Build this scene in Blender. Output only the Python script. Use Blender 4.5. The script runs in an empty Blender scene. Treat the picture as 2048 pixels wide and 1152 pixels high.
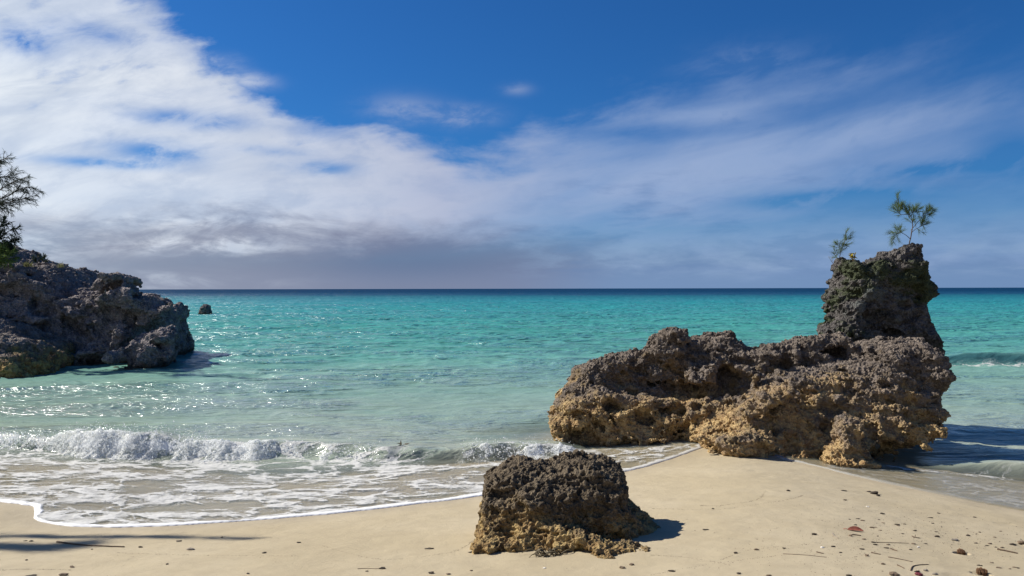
import bpy, math, random
import numpy as np

# ------------------------------------------------------------------ camera, world, sun, exposure
SC = bpy.context.scene
COL = SC.collection
F, H = 1547.0, 2.30                      # focal length in px of a 2048 px wide frame, eye height over the water
ROLL = 0.0022
rad = math.radians

cam_d = bpy.data.cameras.new('camera')
cam = bpy.data.objects.new('camera', cam_d)
COL.objects.link(cam)
cam.location = (0, 0, H)
cam.rotation_euler = (rad(90) + 1.3 / F, ROLL, 0)
cam_d.sensor_width = 36.0
cam_d.lens = 36.0 * F / 2048.0
cam_d.clip_start = 0.05
cam_d.clip_end = 90000
SC.camera = cam

SC.view_settings.view_transform = 'Standard'
SC.view_settings.look = 'None'
SC.view_settings.gamma = 1.0
EXPO = 0.45
SC.view_settings.exposure = EXPO
SKYK = 1.0 / 2 ** EXPO

SUN_EL = rad(40)
SUN_AZ = rad(-68)                        # from +Y (view direction) towards the left
sd = (math.sin(SUN_AZ) * math.cos(SUN_EL), math.cos(SUN_AZ) * math.cos(SUN_EL), math.sin(SUN_EL))
sl = bpy.data.lights.new('sun', 'SUN')
sl.energy = 5.0
sl.angle = rad(0.53)
sl.color = (1.0, 0.95, 0.86)
so = bpy.data.objects.new('sun', sl)
COL.objects.link(so)
from mathutils import Vector
so.rotation_euler = Vector(sd).to_track_quat('Z', 'Y').to_euler()
so.location = (-8, 3, 9)
SC.cycles.caustics_reflective = False
SC.cycles.caustics_refractive = False
SC.cycles.max_bounces = 8
SC.cycles.transparent_max_bounces = 12


class NT:
    """small helper to write node graphs as expressions"""
    def __init__(s, tree):
        s.t = tree

    def n(s, typ, ins=None, **props):
        nd = s.t.nodes.new(typ)
        for k, v in props.items():
            setattr(nd, k, v)
        for k, v in (ins or {}).items():
            s.set(nd.inputs[k], v)
        return nd

    def set(s, sock, v):
        if isinstance(v, bpy.types.NodeSocket):
            s.t.links.new(v, sock)
        elif isinstance(v, (tuple, list)) and sock.type == 'RGBA' and len(v) == 3:
            sock.default_value = (*v, 1)
        else:
            sock.default_value = v

    def m(s, op, a, b=0.0, c=0.0, clamp=False):
        nd = s.n('ShaderNodeMath', {0: a, 1: b, 2: c}, operation=op)
        nd.use_clamp = clamp
        return nd.outputs[0]

    def add(s, a, b): return s.m('ADD', a, b)
    def sub(s, a, b): return s.m('SUBTRACT', a, b)
    def mul(s, a, b): return s.m('MULTIPLY', a, b)
    def mad(s, a, b, c): return s.m('MULTIPLY_ADD', a, b, c)

    def ss(s, v, lo, hi, a=0.0, b=1.0):
        return s.n('ShaderNodeMapRange', {0: v, 1: lo, 2: hi, 3: a, 4: b}, interpolation_type='SMOOTHSTEP').outputs[0]

    def lin(s, v, lo, hi, a=0.0, b=1.0):
        return s.n('ShaderNodeMapRange', {0: v, 1: lo, 2: hi, 3: a, 4: b}).outputs[0]

    def mix(s, f, a, b):
        nd = s.n('ShaderNodeMix', data_type='RGBA')
        s.set(nd.inputs[0], f); s.set(nd.inputs[6], a); s.set(nd.inputs[7], b)
        return nd.outputs[2]

    def noise(s, vec, scale, detail=4.0, rough=0.5, dist=0.0, lac=2.0):
        return s.n('ShaderNodeTexNoise', {'Vector': vec, 'Scale': scale, 'Detail': detail, 'Roughness': rough,
                                          'Distortion': dist, 'Lacunarity': lac}).outputs[0]

    def noisec(s, vec, scale, detail=4.0, rough=0.5):
        return s.n('ShaderNodeTexNoise', {'Vector': vec, 'Scale': scale, 'Detail': detail, 'Roughness': rough}).outputs[1]

    def vor(s, vec, scale, feature='F1', rnd=1.0):
        return s.n('ShaderNodeTexVoronoi', {'Vector': vec, 'Scale': scale, 'Randomness': rnd}, feature=feature).outputs['Distance']

    def xyz(s, x, y, z=0.0):
        return s.n('ShaderNodeCombineXYZ', {0: x, 1: y, 2: z}).outputs[0]

    def sep(s, v):
        return s.n('ShaderNodeSeparateXYZ', {0: v}).outputs

    def vm(s, op, a, b):
        return s.n('ShaderNodeVectorMath', {0: a, 1: b}, operation=op).outputs[0]

    def ramp(s, f, stops, interp='LINEAR'):
        nd = s.n('ShaderNodeValToRGB', {0: f})
        cr = nd.color_ramp
        cr.interpolation = interp
        while len(cr.elements) < len(stops):
            cr.elements.new(0.5)
        for e, (p, c) in zip(cr.elements, stops):
            e.position = p
            e.color = (*c, 1) if len(c) == 3 else c
        return nd.outputs[0]

    def curve(s, f, pts):
        nd = s.n('ShaderNodeFloatCurve', {1: f})
        cv = nd.mapping.curves[0]
        while len(cv.points) < len(pts):
            cv.points.new(0.5, 0.5)
        for p, (x, y) in zip(cv.points, pts):
            p.location = (x, y)
            p.handle_type = 'AUTO_CLAMPED'
        nd.mapping.update()
        return nd.outputs[0]


# ---- sky: Nishita air with layers of cloud, laid out by compass bearing and height
W = bpy.data.worlds.new('World')
SC.world = W
W.use_nodes = True
W.node_tree.nodes.clear()
w = NT(W.node_tree)


def azel(px, py):
    az = math.degrees(math.atan2(px - 1024, F))
    el = math.degrees(math.atan2((577 - py) * math.cos(rad(az)), F))
    return az, el


sky = w.n('ShaderNodeTexSky', sky_type='NISHITA')
sky.sun_disc = False
sky.sun_elevation = SUN_EL
sky.sun_rotation = SUN_AZ
sky.air_density = 1.0
sky.dust_density = 0.3
sky.ozone_density = 3.0
tc = w.n('ShaderNodeTexCoord').outputs['Generated']
dx, dy, dz = w.sep(tc)[0:3]
AZ = w.mul(w.m('ARCTAN2', dx, dy), 180 / math.pi)
EL = w.mul(w.m('ARCSINE', dz), 180 / math.pi)
# fine and broad cloud texture, drawn out along the wind
fan = w.add(AZ, 4.0)
tilt = w.mad(w.mul(fan, fan), w.ss(AZ, -10, 10, .0065, -.0040), w.mad(fan, w.ss(AZ, -8, 8, .0, -.03), EL))
wob = w.noise(w.xyz(w.mul(AZ, .05), w.mul(EL, .12), 3.0), 1.0, 3, .5)
cv1 = w.xyz(w.mul(AZ, .085), w.mul(tilt, .30), wob)
n1 = w.noise(cv1, 1.0, 8, .56, .25)
n2 = w.noise(w.xyz(w.mul(AZ, .24), w.mul(tilt, .50), 7.3), 1.0, 8, .62, .3)
n3 = w.noise(w.xyz(w.mul(AZ, .04), w.mul(w.mad(AZ, -0.16, EL), .20), 1.7), 1.0, 5, .5, .3)
nlow = w.noise(w.xyz(w.mul(AZ, .11), w.mul(EL, .36), 11.2), 1.0, 8, .62, .5)
n4 = w.noise(w.xyz(w.mul(AZ, .16), w.mul(tilt, .40), 21.7), 1.0, 7, .62, .7)
n5 = w.noise(w.xyz(w.mul(AZ, .30), w.mul(EL, .85), 5.1), 1.0, 6, .62, .6)
# upper limit of the cloud bank
bp = [(-1200, -900), (-120, -700), (0, -500), (150, -330), (240, -40), (300, 15), (380, 75), (440, 130), (520, 185), (600, 222), (720, 240), (880, 275),
      (980, 265), (1080, 225), (1200, 195), (1350, 165), (1500, 110), (1750, 85), (2048, 60), (2400, 40)]
pts = []
for p in bp:
    a, e = azel(*p)
    pts.append(((a + 60) / 120, min(e, 60) / 60))
B = w.mul(w.curve(w.lin(AZ, -60, 60), pts), 60)
B = w.m('MINIMUM', B, w.ss(AZ, -120, -70, 22, 60))
low = w.sub(B, EL)                                   # degrees below the limit
edge = w.add(w.mul(w.sub(n1, .5), 9.0), w.mul(w.sub(n2, .5), 5.0))
soft = w.lin(AZ, -10, 20, 2.2, 7.0)
t = w.add(low, edge)
cover = w.n('ShaderNodeMapRange', {0: t, 1: -0.8, 2: soft}, interpolation_type='SMOOTHSTEP').outputs[0]
opac = w.ramp(w.lin(AZ, -34, 34), [(0, (.99,) * 3), (.35, (.95,) * 3), (.5, (.88,) * 3), (.62, (.84,) * 3), (.8, (.78,) * 3), (1, (.70,) * 3)])
cover = w.mul(cover, opac)


def dip(px, py, sa, se, k=1.0):
    a, e = azel(px, py)
    q = w.add(w.m('POWER', w.m('ABSOLUTE', w.mul(w.sub(AZ, a), 1 / sa)), 2), w.m('POWER', w.m('ABSOLUTE', w.mul(w.sub(EL, e), 1 / se)), 2))
    return w.mul(w.m('EXPONENT', w.mul(q, -1)), k)


holes = dip(385, 238, 3.4, .55, .8)
for a in [(320, 302, 3.0, .7, .75), (215, 325, 3.4, .35, .7), (650, 335, 2.6, .5, .6), (550, 300, 2.2, .35, .6), (60, 80, 1.6, .8, .8), (190, 62, 2.2, .7, .6), (640, 260, 2.4, .6, .45),
          (1720, 395, 5.0, .75, .85), (1850, 340, 4.0, .6, .8), (1550, 405, 3.5, .6, .4), (1290, 265, 5.5, .55, .55), (2030, 310, 2.2, 1.6, .8), (1450, 190, 5, .8, .5), (1660, 210, 4, .6, .4)]:
    holes = w.add(holes, dip(*a))
holes = w.mul(holes, w.ss(n2, .36, .58, .55, 1.35))
cover = w.mul(cover, w.sub(1.0, w.m('MINIMUM', holes, .93)))
# streaks of thinner cloud on the right, small holes everywhere
streak = w.ss(n3, .36, .66)
cover = w.mul(cover, w.mad(streak, w.ss(AZ, -6, 12, .15, .70), w.ss(AZ, -6, 12, .88, .42)))
cover = w.mul(cover, w.sub(1, w.mul(w.ss(n2, .56, .72), w.ss(EL, 6, 14, 0, .35))))
# a few loose wisps over the limit
wis = dip(445, 122, 1.2, .5, .5)
for a in [(500, 160, 1.4, .5, .6), (930, 232, 2.2, .7, .45), (810, 220, 2.4, .9, .35), (1035, 178, 1.0, .4, .3), (1250, 230, 2.4, .6, .3), (1500, 130, 4, 1.2, .25)]:
    wis = w.add(wis, dip(*a))
wis = w.mul(wis, w.ss(n2, .38, .62, .25, 1.3))
cover = w.m('MINIMUM', w.m('MAXIMUM', cover, wis), 1)
# near the horizon the veil closes
cover = w.m('MAXIMUM', cover, w.ss(EL, 7.5, 1.0, 0, .93))
# tone of the cloud
brt = w.ramp(w.lin(AZ, -34, 34), [(0, (.80, .86, .93)), (.22, (.74, .78, .86)), (.42, (.49, .53, .68)), (.58, (.33, .43, .65)), (.8, (.27, .38, .62)), (1, (.25, .36, .60))])
brt = w.mix(w.mul(w.ss(n1, .42, .66), w.lin(AZ, -34, 0, .55, .0)), brt, (.48, .56, .70))
brt = w.mix(w.mul(w.ss(n2, .45, .66), .55), brt, w.mix(.35, brt, (.20, .30, .52)))
brt = w.mix(w.mul(w.ss(n4, .40, .66), w.lin(AZ, -34, 6, .75, .15)), brt, w.mix(w.lin(AZ, -34, -2), (.56, .64, .77), (.40, .46, .62)))
brt = w.mix(w.mul(w.ss(n3, .45, .70), w.ss(AZ, -2, 14, 0, .22)), brt, (.40, .50, .70))
drk = w.ramp(w.lin(AZ, -34, 34), [(0, (.30, .34, .45)), (.15, (.235, .26, .36)), (.38, (.19, .20, .30)), (.5, (.185, .205, .33)), (.62, (.18, .27, .46)), (.8, (.17, .27, .47)), (1, (.155, .255, .46))])
dline = w.curve(w.lin(AZ, -34, 34), [(0, .19), (.06, .24), (.2, .27), (.33, .22), (.45, .235), (.55, .19), (.7, .12), (1, .10)])
dk = w.ss(w.sub(w.mul(dline, 20), w.add(EL, w.add(w.mul(w.sub(nlow, .5), 6.5), w.mul(w.sub(n5, .5), 2.2)))), -1.6, 1.8)
lum = w.add(dip(400, 440, 9, .55, .7), dip(420, 490, 5.5, .7, .95))
lum = w.add(w.add(lum, dip(150, 560, 10, .55, .8)), dip(60, 500, 3, 1.5, .5))
lum = w.mul(lum, w.mul(w.ss(nlow, .40, .58, .1, 1.2), w.ss(n5, .34, .62, .25, 1.25)))
dk = w.mul(dk, w.sub(1, w.m('MINIMUM', lum, .9)))
rain = w.mul(dip(830, 545, 8.5, 2.2, 1.0), .75)
cc = w.mix(w.mul(dk, .93), brt, drk)
cc = w.mix(rain, cc, (.122, .178, .318))
cc = w.mix(w.mul(w.ss(EL, 2.2, .2), .30), cc, w.mix(w.ss(AZ, -6, 8), (.33, .35, .48), (.20, .32, .56)))
n6 = w.noise(w.xyz(w.mul(AZ, .26), w.mul(EL, 1.05), 9.4), 1.0, 6, .55, .2)
lr = w.mul(w.ss(AZ, -3, 7), w.mul(w.ss(EL, 9.5, 6.5), w.ss(EL, .3, 1.6)))
cc = w.mix(w.mul(lr, w.ss(n6, .47, .68, 0, .50)), cc, (.31, .42, .62))
cc = w.mix(w.mul(lr, w.ss(n6, .52, .30, 0, .45)), cc, (.14, .23, .44))
cloud = w.n('ShaderNodeVectorMath', {0: cc, 3: SKYK}, operation='SCALE').outputs[0]
air = w.n('ShaderNodeMix', {0: 1.0}, data_type='RGBA', blend_type='MULTIPLY')
w.t.links.new(sky.outputs[0], air.inputs[6])
air.inputs[7].default_value = (0.135, 0.44, 0.82, 1)
bg_air = w.n('ShaderNodeBackground', {0: air.outputs[2], 1: 0.075})
bg_cl = w.n('ShaderNodeBackground', {0: cloud, 1: 1.0})
mx = w.n('ShaderNodeMixShader', {0: cover, 1: bg_air.outputs[0], 2: bg_cl.outputs[0]})
out = w.n('ShaderNodeOutputWorld', {0: mx.outputs[0]})


# ------------------------------------------------------------------ numpy noise and geometry tools
def P(px, py, y):
    """point on the ray through photo pixel (px, py) at distance y"""
    return np.array([(px - 1024) / F * y, y, H - (py - hor(px)) / F * y])


def hor(px):
    return 577.3 - ROLL * (px - 1024)


def _h(ix, iy, iz, seed):
    h = (ix.astype(np.uint32) * np.uint32(374761393) + iy.astype(np.uint32) * np.uint32(668265263)
         + iz.astype(np.uint32) * np.uint32(2147483647 & 1274126177) + np.uint32((seed * 974634599) & 0xffffffff))
    h = (h ^ (h >> np.uint32(13))) * np.uint32(1274126177)
    h = (h ^ (h >> np.uint32(16))) * np.uint32(2246822519)
    return h ^ (h >> np.uint32(15))


def vnoise(x, y, z, seed=0):
    x = np.asarray(x, np.float32); y = np.asarray(y, np.float32); z = np.asarray(z, np.float32)
    x, y, z = np.broadcast_arrays(x, y, z)
    fx, fy, fz = np.floor(x), np.floor(y), np.floor(z)
    ix, iy, iz = fx.astype(np.int32), fy.astype(np.int32), fz.astype(np.int32)
    u, v, q = x - fx, y - fy, z - fz
    u = u * u * u * (u * (u * 6 - 15) + 10); v = v * v * v * (v * (v * 6 - 15) + 10); q = q * q * q * (q * (q * 6 - 15) + 10)
    s = np.float32(1 / 4294967295.0)

    def c(a, b, d):
        return _h(ix + a, iy + b, iz + d, seed).astype(np.float32) * s
    x00 = c(0, 0, 0) * (1 - u) + c(1, 0, 0) * u
    x10 = c(0, 1, 0) * (1 - u) + c(1, 1, 0) * u
    x01 = c(0, 0, 1) * (1 - u) + c(1, 0, 1) * u
    x11 = c(0, 1, 1) * (1 - u) + c(1, 1, 1) * u
    return ((x00 * (1 - v) + x10 * v) * (1 - q) + (x01 * (1 - v) + x11 * v) * q) * 2 - 1


def fbm(x, y, z, octv=4, gain=.5, seed=0, ridge=False):
    r = 0; a = 1.0; tot = 0
    for i in range(octv):
        k = 2.03 ** i
        # turn the lattice a little at every octave
        c, s_ = math.cos(.7 * i + .3), math.sin(.7 * i + .3)
        X, Y = c * x - s_ * y, s_ * x + c * y
        Y2, Z = c * Y - s_ * z, s_ * Y + c * z
        n = vnoise(X * k, Y2 * k, Z * k, seed + i * 17)
        if ridge:
            n = 1 - 2 * np.abs(n)
        r = r + a * n; tot += a; a *= gain
    return r / tot


def worley(x, y, z, seed=0):
    x = np.asarray(x, np.float32); y = np.asarray(y, np.float32); z = np.asarray(z, np.float32)
    ix, iy, iz = np.floor(x).astype(np.int32), np.floor(y).astype(np.int32), np.floor(z).astype(np.int32)
    f1 = np.full(x.shape, 9, np.float32); f2 = f1.copy()
    for a in (-1, 0, 1):
        for b in (-1, 0, 1):
            for c in (-1, 0, 1):
                cx, cy, cz = ix + a, iy + b, iz + c
                h = _h(cx, cy, cz, seed)
                d = ((cx + (h & 1023).astype(np.float32) / 1023 - x) ** 2 + (cy + ((h >> 10) & 1023).astype(np.float32) / 1023 - y) ** 2
                     + (cz + ((h >> 20) & 1023).astype(np.float32) / 1023 - z) ** 2)
                f2 = np.minimum(f2, np.maximum(f1, d)); f1 = np.minimum(f1, d)
    return np.sqrt(f1), np.sqrt(f2)


def blur(a, sig):
    r = int(sig * 3) + 1
    k = np.exp(-np.arange(-r, r + 1) ** 2 / (2 * sig * sig)); k /= k.sum()
    for ax in (0, 1):
        p = np.pad(a, [(r, r) if i == ax else (0, 0) for i in (0, 1)], mode='edge')
        o = 0
        for i, c in enumerate(k):
            o = o + c * (p[i:i + a.shape[0]] if ax == 0 else p[:, i:i + a.shape[1]])
        a = o
    return a


def bilin(g, x0, y0, h, x, y):
    """sample grid g[iy, ix]"""
    u = np.clip((x - x0) / h, 0, g.shape[1] - 1.001); v = np.clip((y - y0) / h, 0, g.shape[0] - 1.001)
    i, j = u.astype(int), v.astype(int); u = u - i; v = v - j
    return (g[j, i] * (1 - u) + g[j, i + 1] * u) * (1 - v) + (g[j + 1, i] * (1 - u) + g[j + 1, i + 1] * u) * v


def poly_sdf(pts, x, y, closed=True):
    """signed distance to a polygon (negative inside) or plain distance to an open line"""
    pts = np.asarray(pts, float)
    d = np.full(x.shape, 1e9); ins = np.zeros(x.shape, bool)
    n = len(pts)
    for i in range(n if closed else n - 1):
        ax, ay = pts[i]; bx, by = pts[(i + 1) % n]
        ex, ey = bx - ax, by - ay
        tt = np.clip(((x - ax) * ex + (y - ay) * ey) / (ex * ex + ey * ey + 1e-12), 0, 1)
        d = np.minimum(d, (x - ax - tt * ex) ** 2 + (y - ay - tt * ey) ** 2)
        if closed and ay != by:
            ins ^= ((ay > y) != (by > y)) & (x < (bx - ax) * (y - ay) / (by - ay) + ax)
    d = np.sqrt(d)
    return np.where(ins, -d, d) if closed else d


def smooth_line(pts, k=6):
    pts = np.asarray(pts, float); o = []
    for i in range(len(pts) - 1):
        p0, p1, p2, p3 = pts[max(i - 1, 0)], pts[i], pts[i + 1], pts[min(i + 2, len(pts) - 1)]
        for j in range(k):
            u = j / k
            o.append(.5 * (2 * p1 + (p2 - p0) * u + (2 * p0 - 5 * p1 + 4 * p2 - p3) * u * u + (3 * p1 - p0 - 3 * p2 + p3) * u ** 3))
    o.append(pts[-1])
    return np.array(o)


def mesh_obj(name, v, f, mats, parent=None, smooth=True, midx=None):
    """v: (n,3) array, f: list of faces or (m,4)/(m,3) array -> one linked mesh object"""
    me = bpy.data.meshes.new(name)
    v = np.asarray(v, np.float32)
    if isinstance(f, np.ndarray):
        k = f.shape[1]
        me.vertices.add(len(v)); me.vertices.foreach_set('co', v.ravel())
        me.loops.add(f.size); me.loops.foreach_set('vertex_index', f.astype(np.int32).ravel())
        me.polygons.add(len(f)); me.polygons.foreach_set('loop_start', np.arange(0, f.size, k, dtype=np.int32))
        me.update(calc_edges=True)
    else:
        me.from_pydata([tuple(p) for p in v.tolist()], [], [tuple(map(int, q)) for q in f])
    me.validate()
    if smooth:
        me.polygons.foreach_set('use_smooth', np.ones(len(me.polygons), bool))
    for m_ in (mats if isinstance(mats, (list, tuple)) else [mats]):
        me.materials.append(m_)
    if midx is not None:
        me.polygons.foreach_set('material_index', np.asarray(midx, np.int32))
    o = bpy.data.objects.new(name, me)
    COL.objects.link(o)
    if parent is not None:
        o.parent = parent
    return o


def attr(o, name, vals):
    a = o.data.attributes.new(name, 'FLOAT', 'POINT')
    a.data.foreach_set('value', np.asarray(vals, np.float32).ravel())


def tag(o, label, cat=None, group=None, kind=None):
    if label: o['label'] = label
    if cat: o['category'] = cat
    if group: o['group'] = group
    if kind: o['kind'] = kind
    return o


def empty(name, loc):
    o = bpy.data.objects.new(name, None)
    COL.objects.link(o)
    o.location = loc
    o.empty_display_size = .1
    return o


def surface_nets(vol, org, h):
    s = vol < 0
    nx, ny, nz = vol.shape
    any_ = np.zeros((nx - 1, ny - 1, nz - 1), bool); all_ = np.ones_like(any_)
    cs = [(a, b, c) for a in (0, 1) for b in (0, 1) for c in (0, 1)]
    for a, b, c in cs:
        q = s[a:nx - 1 + a, b:ny - 1 + b, c:nz - 1 + c]
        any_ |= q; all_ &= q
    act = any_ & ~all_
    ci = np.argwhere(act)
    idx = np.full(act.shape, -1, np.int32); idx[act] = np.arange(len(ci))
    val = [vol[ci[:, 0] + a, ci[:, 1] + b, ci[:, 2] + c] for a, b, c in cs]
    acc = np.zeros((len(ci), 3)); cnt = np.zeros(len(ci))
    for i in range(8):
        for j in range(i + 1, 8):
            df = [k for k in range(3) if cs[i][k] != cs[j][k]]
            if len(df) != 1:
                continue
            cr = (val[i] < 0) != (val[j] < 0)
            tt = np.where(cr, val[i] / (val[i] - val[j] + 1e-12), 0)
            p = np.tile(np.array(cs[i], float), (len(ci), 1)); p[:, df[0]] += tt
            acc += p * cr[:, None]; cnt += cr
    v = (ci + acc / cnt[:, None]) * h + np.asarray(org)
    fs = []
    for ax in range(3):
        sl0 = [slice(1, -1)] * 3; sl1 = [slice(1, -1)] * 3
        sl0[ax] = slice(0, -1); sl1[ax] = slice(1, None)
        A, Bq = s[tuple(sl0)], s[tuple(sl1)]
        e = np.argwhere(A != Bq)
        inside0 = A[A != Bq]
        off = np.ones(3, int); off[ax] = 0
        e = e + off
        o1, o2 = [(1, 2), (2, 0), (0, 1)][ax]
        u1 = np.zeros(3, int); u1[o1] = 1
        u2 = np.zeros(3, int); u2[o2] = 1
        g = lambda q: idx[q[:, 0], q[:, 1], q[:, 2]]
        quad = np.stack([g(e - u1 - u2), g(e - u2), g(e), g(e - u1)], 1)
        quad[~inside0] = quad[~inside0][:, ::-1]
        fs.append(quad)
    f = np.concatenate(fs)
    f = f[(f >= 0).all(1)]
    return v, f


def subdivide(v, f, levels):
    me = bpy.data.meshes.new('tmp'); me.from_pydata(v.tolist(), [], f.tolist())
    o = bpy.data.objects.new('tmp', me); COL.objects.link(o)
    md = o.modifiers.new('s', 'SUBSURF'); md.levels = levels; md.render_levels = levels
    md.boundary_smooth = 'ALL'
    dg = bpy.context.evaluated_depsgraph_get()
    ev = o.evaluated_get(dg); m2 = ev.to_mesh()
    nv, nf = len(m2.vertices), len(m2.polygons)
    V = np.empty(nv * 3, np.float32); m2.vertices.foreach_get('co', V)
    N = np.empty(nv * 3, np.float32); m2.vertices.foreach_get('normal', N)
    Fc = np.empty(nf * 4, np.int32); m2.loops.foreach_get('vertex_index', Fc)
    ev.to_mesh_clear()
    bpy.data.objects.remove(o); bpy.data.meshes.remove(me)
    return V.reshape(-1, 3), N.reshape(-1, 3), Fc.reshape(-1, 4)


def normals(v, f):
    a = v[f[:, 2]] - v[f[:, 0]]; b = v[f[:, 3]] - v[f[:, 1]]
    n = np.cross(a, b)
    N = np.zeros_like(v)
    for i in range(4):
        np.add.at(N, f[:, i], n)
    return N / (np.linalg.norm(N, axis=1, keepdims=True) + 1e-9)


# ------------------------------------------------------------------ materials
def mat(name):
    m_ = bpy.data.materials.new(name)
    m_.use_nodes = True
    m_.node_tree.nodes.clear()
    return m_, NT(m_.node_tree)


def finish(t, shader):
    t.n('ShaderNodeOutputMaterial', {0: shader})


def bump(t, h, dist, strength=1.0, normal=None):
    ins = {'Strength': strength, 'Distance': dist, 'Height': h}
    if normal is not None:
        ins['Normal'] = normal
    return t.n('ShaderNodeBump', ins).outputs[0]


def simple(name, col, rough=.7, var=.35, scale=30, spec=.3):
    m_, t = mat(name)
    pos = t.n('ShaderNodeTexCoord').outputs['Object']
    n = t.noise(pos, scale, 4, .6)
    dark = tuple(c * (1 - var) for c in col); lite = tuple(min(1, c * (1 + var)) for c in col)
    c = t.mix(t.ss(n, .3, .7), dark, lite)
    b = t.n('ShaderNodeBsdfPrincipled', {'Base Color': c, 'Roughness': rough, 'Specular IOR Level': spec, 'Normal': bump(t, n, .004, .6)})
    finish(t, b.outputs[0])
    return m_


def rock_mat(name, grey, dark, ochre, zlo, zhi, sc=1.0, moss=None, pits=1.0, ochre_amt=1.0, rust=(.33, .17, .065), tide=None):
    m_, t = mat(name)
    pos = t.n('ShaderNodeNewGeometry').outputs['Position']
    x, y, z = t.sep(pos)[0:3]
    big = t.noise(pos, 1.7 / sc, 5, .6, .4)
    mid = t.noise(pos, 9 / sc, 5, .65)
    fine = t.noise(pos, 55 / sc, 4, .65)
    zz = t.add(z, t.mul(t.sub(big, .5), (zhi - zlo) * 2.3))
    zz = t.add(zz, t.mul(t.sub(t.noise(t.vm('MULTIPLY', pos, (1, 1, .35)), 6 / sc, 4, .6), .5), (zhi - zlo) * 1.0))
    zz = t.add(zz, t.mul(t.sub(mid, .5), (zhi - zlo) * .6))
    up = t.ss(zz, zlo, zhi)
    g = t.mix(t.ss(mid, .34, .66), dark, grey)
    g = t.mix(t.mul(t.ss(fine, .48, .70), .50), g, tuple(min(.6, c * 2.0) for c in grey))
    o = t.mix(t.ss(mid, .36, .62), ochre, rust)
    o = t.mix(t.mul(t.ss(t.noise(pos, 4.3 / sc, 4, .6), .52, .64), .75), o, dark)
    o = t.mix(t.mul(t.ss(fine, .50, .70), .55), o, tuple(min(.65, c * 1.45) for c in ochre))
    c = t.mix(t.mul(t.sub(1.0, up), ochre_amt), g, o)
    if moss:
        mm = t.ss(t.noise(t.vm('MULTIPLY', pos, (1, 1, 1.8)), 1.9 / sc, 5, .62), .50, .60)
        c = t.mix(t.mul(mm, .85), c, moss[0])
        mm2 = t.ss(t.noise(t.vm('ADD', pos, (5.0, 2, 1)), 2.6 / sc, 5, .65), .56, .66)
        c = t.mix(t.mul(mm2, .6), c, moss[1])
    if tide is not None:
        td = t.ss(t.add(z, t.mul(t.sub(mid, .5), .22)), tide + .10, tide - .02)
        c = t.mix(t.mul(td, .75), c, (.060, .050, .026))
    v1 = t.vor(t.vm('ADD', pos, t.vm('SCALE', pos, (0, 0, 0))), 34 / sc)
    hgt = t.add(t.mul(v1, 1.0), t.mul(fine, .8))
    nb = bump(t, hgt, .016 * sc * pits, .9)
    nb = bump(t, t.noise(pos, 170 / sc, 3, .7), .004 * sc, .8, nb)
    b = t.n('ShaderNodeBsdfPrincipled', {'Base Color': c, 'Roughness': .88, 'Specular IOR Level': .22, 'Normal': nb})
    finish(t, b.outputs[0])
    return m_


# ------------------------------------------------------------------ the beach: shoreline, sand height
EDGE_L = [(-900, 960), (-300, 985), (0, 1006), (40, 1011), (66, 1014), (67, 1038), (95, 1050), (150, 1056), (260, 1057), (450, 1047), (700, 1026), (950, 995),
          (1150, 965), (1250, 945), (1330, 924), (1400, 898)]
EDGE_R = [(1560, 921), (1610, 928), (1700, 952), (1850, 985), (2048, 1025), (2300, 1062), (2700, 1100)]


def at_z(px, py, z):
    y = (H - z) / ((py - hor(px)) / F)
    return np.array([(px - 1024) / F * y, y])


edge_l = smooth_line([at_z(px, py, .2) for px, py in EDGE_L], 6)
edge_r = smooth_line([at_z(px, py, .2) for px, py in EDGE_R], 6)
shore = np.vstack([[[-80, 26]], [[-22, 11.5]], edge_l, [[2.62, 10.9]], [[3.0, 11.0]], [[3.2, 10.2]], edge_r, [[14, 5.2]], [[80, 2.0]]])
land = np.vstack([shore, [[80, -90]], [[-80, -90]]])
GX0, GY0, GH = -40.0, -25.0, 0.1
gx, gy = np.meshgrid(np.arange(GX0, 40.01, GH), np.arange(GY0, 70.01, GH))
S_ = -poly_sdf(land, gx, gy)                                   # + on land
prof = ([-70, -30, -16, -9, -6, -4.2, -3.2, -1.5, 0, 1.2, 2.4, 4, 8, 20, 60], [-5.5, -3.2, -2.0, -1.15, -.85, -.50, -.12, .09, .2, .37, .54, .72, 1.05, 1.8, 3.2])
ZS = blur(np.interp(S_, *prof), 3.0)


def shore_s(x, y):
    return bilin(S_, GX0, GY0, GH, x, y)


def sand0(x, y):
    x = np.asarray(x, float); y = np.asarray(y, float)
    z = bilin(ZS, GX0, GY0, GH, x, y)
    return np.where(y > 68, -5.5, z)


FOOT = []                                                     # dents: x, y, heading, length, width, depth


def sand_z(x, y):
    z = sand0(x, y)
    on = np.clip((shore_s(x, y) - .05) / .6, 0, 1)
    z = z + on * (.012 * fbm(x * .9, y * .9, 0 * x, 3, .5, 5) + .0045 * fbm(x * 5, y * 5, 0 * x, 3, .5, 8))
    for fx, fy, a, ln, wd, dp, tread in FOOT:
        u = (x - fx) * math.cos(a) + (y - fy) * math.sin(a); v = -(x - fx) * math.sin(a) + (y - fy) * math.cos(a)
        r = np.sqrt((u / ln) ** 2 + (v / wd) ** 2)
        d = np.clip((1.0 - r) / .16, 0, 1); d = d * d * (3 - 2 * d)
        z = z - dp * d + dp * .16 * np.exp(-((r - 1.25) / .25) ** 2) * (.6 + .4 * np.sin(3 * np.arctan2(v, u) + fx))
        if tread:
            z = z + dp * .5 * d * (np.sin(u * 2 * math.pi / .03) > 0)
    return z


def ground(px, py, fn=None):
    fn = fn or sand_z
    y = np.linspace(3.6, 40, 4000); x = (px - 1024) / F * y; z = H - (py - hor(px)) / F * y
    g = fn(x, y)
    i = int(np.argmax(z <= g))
    return np.array([x[i], y[i], g[i]])


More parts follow.
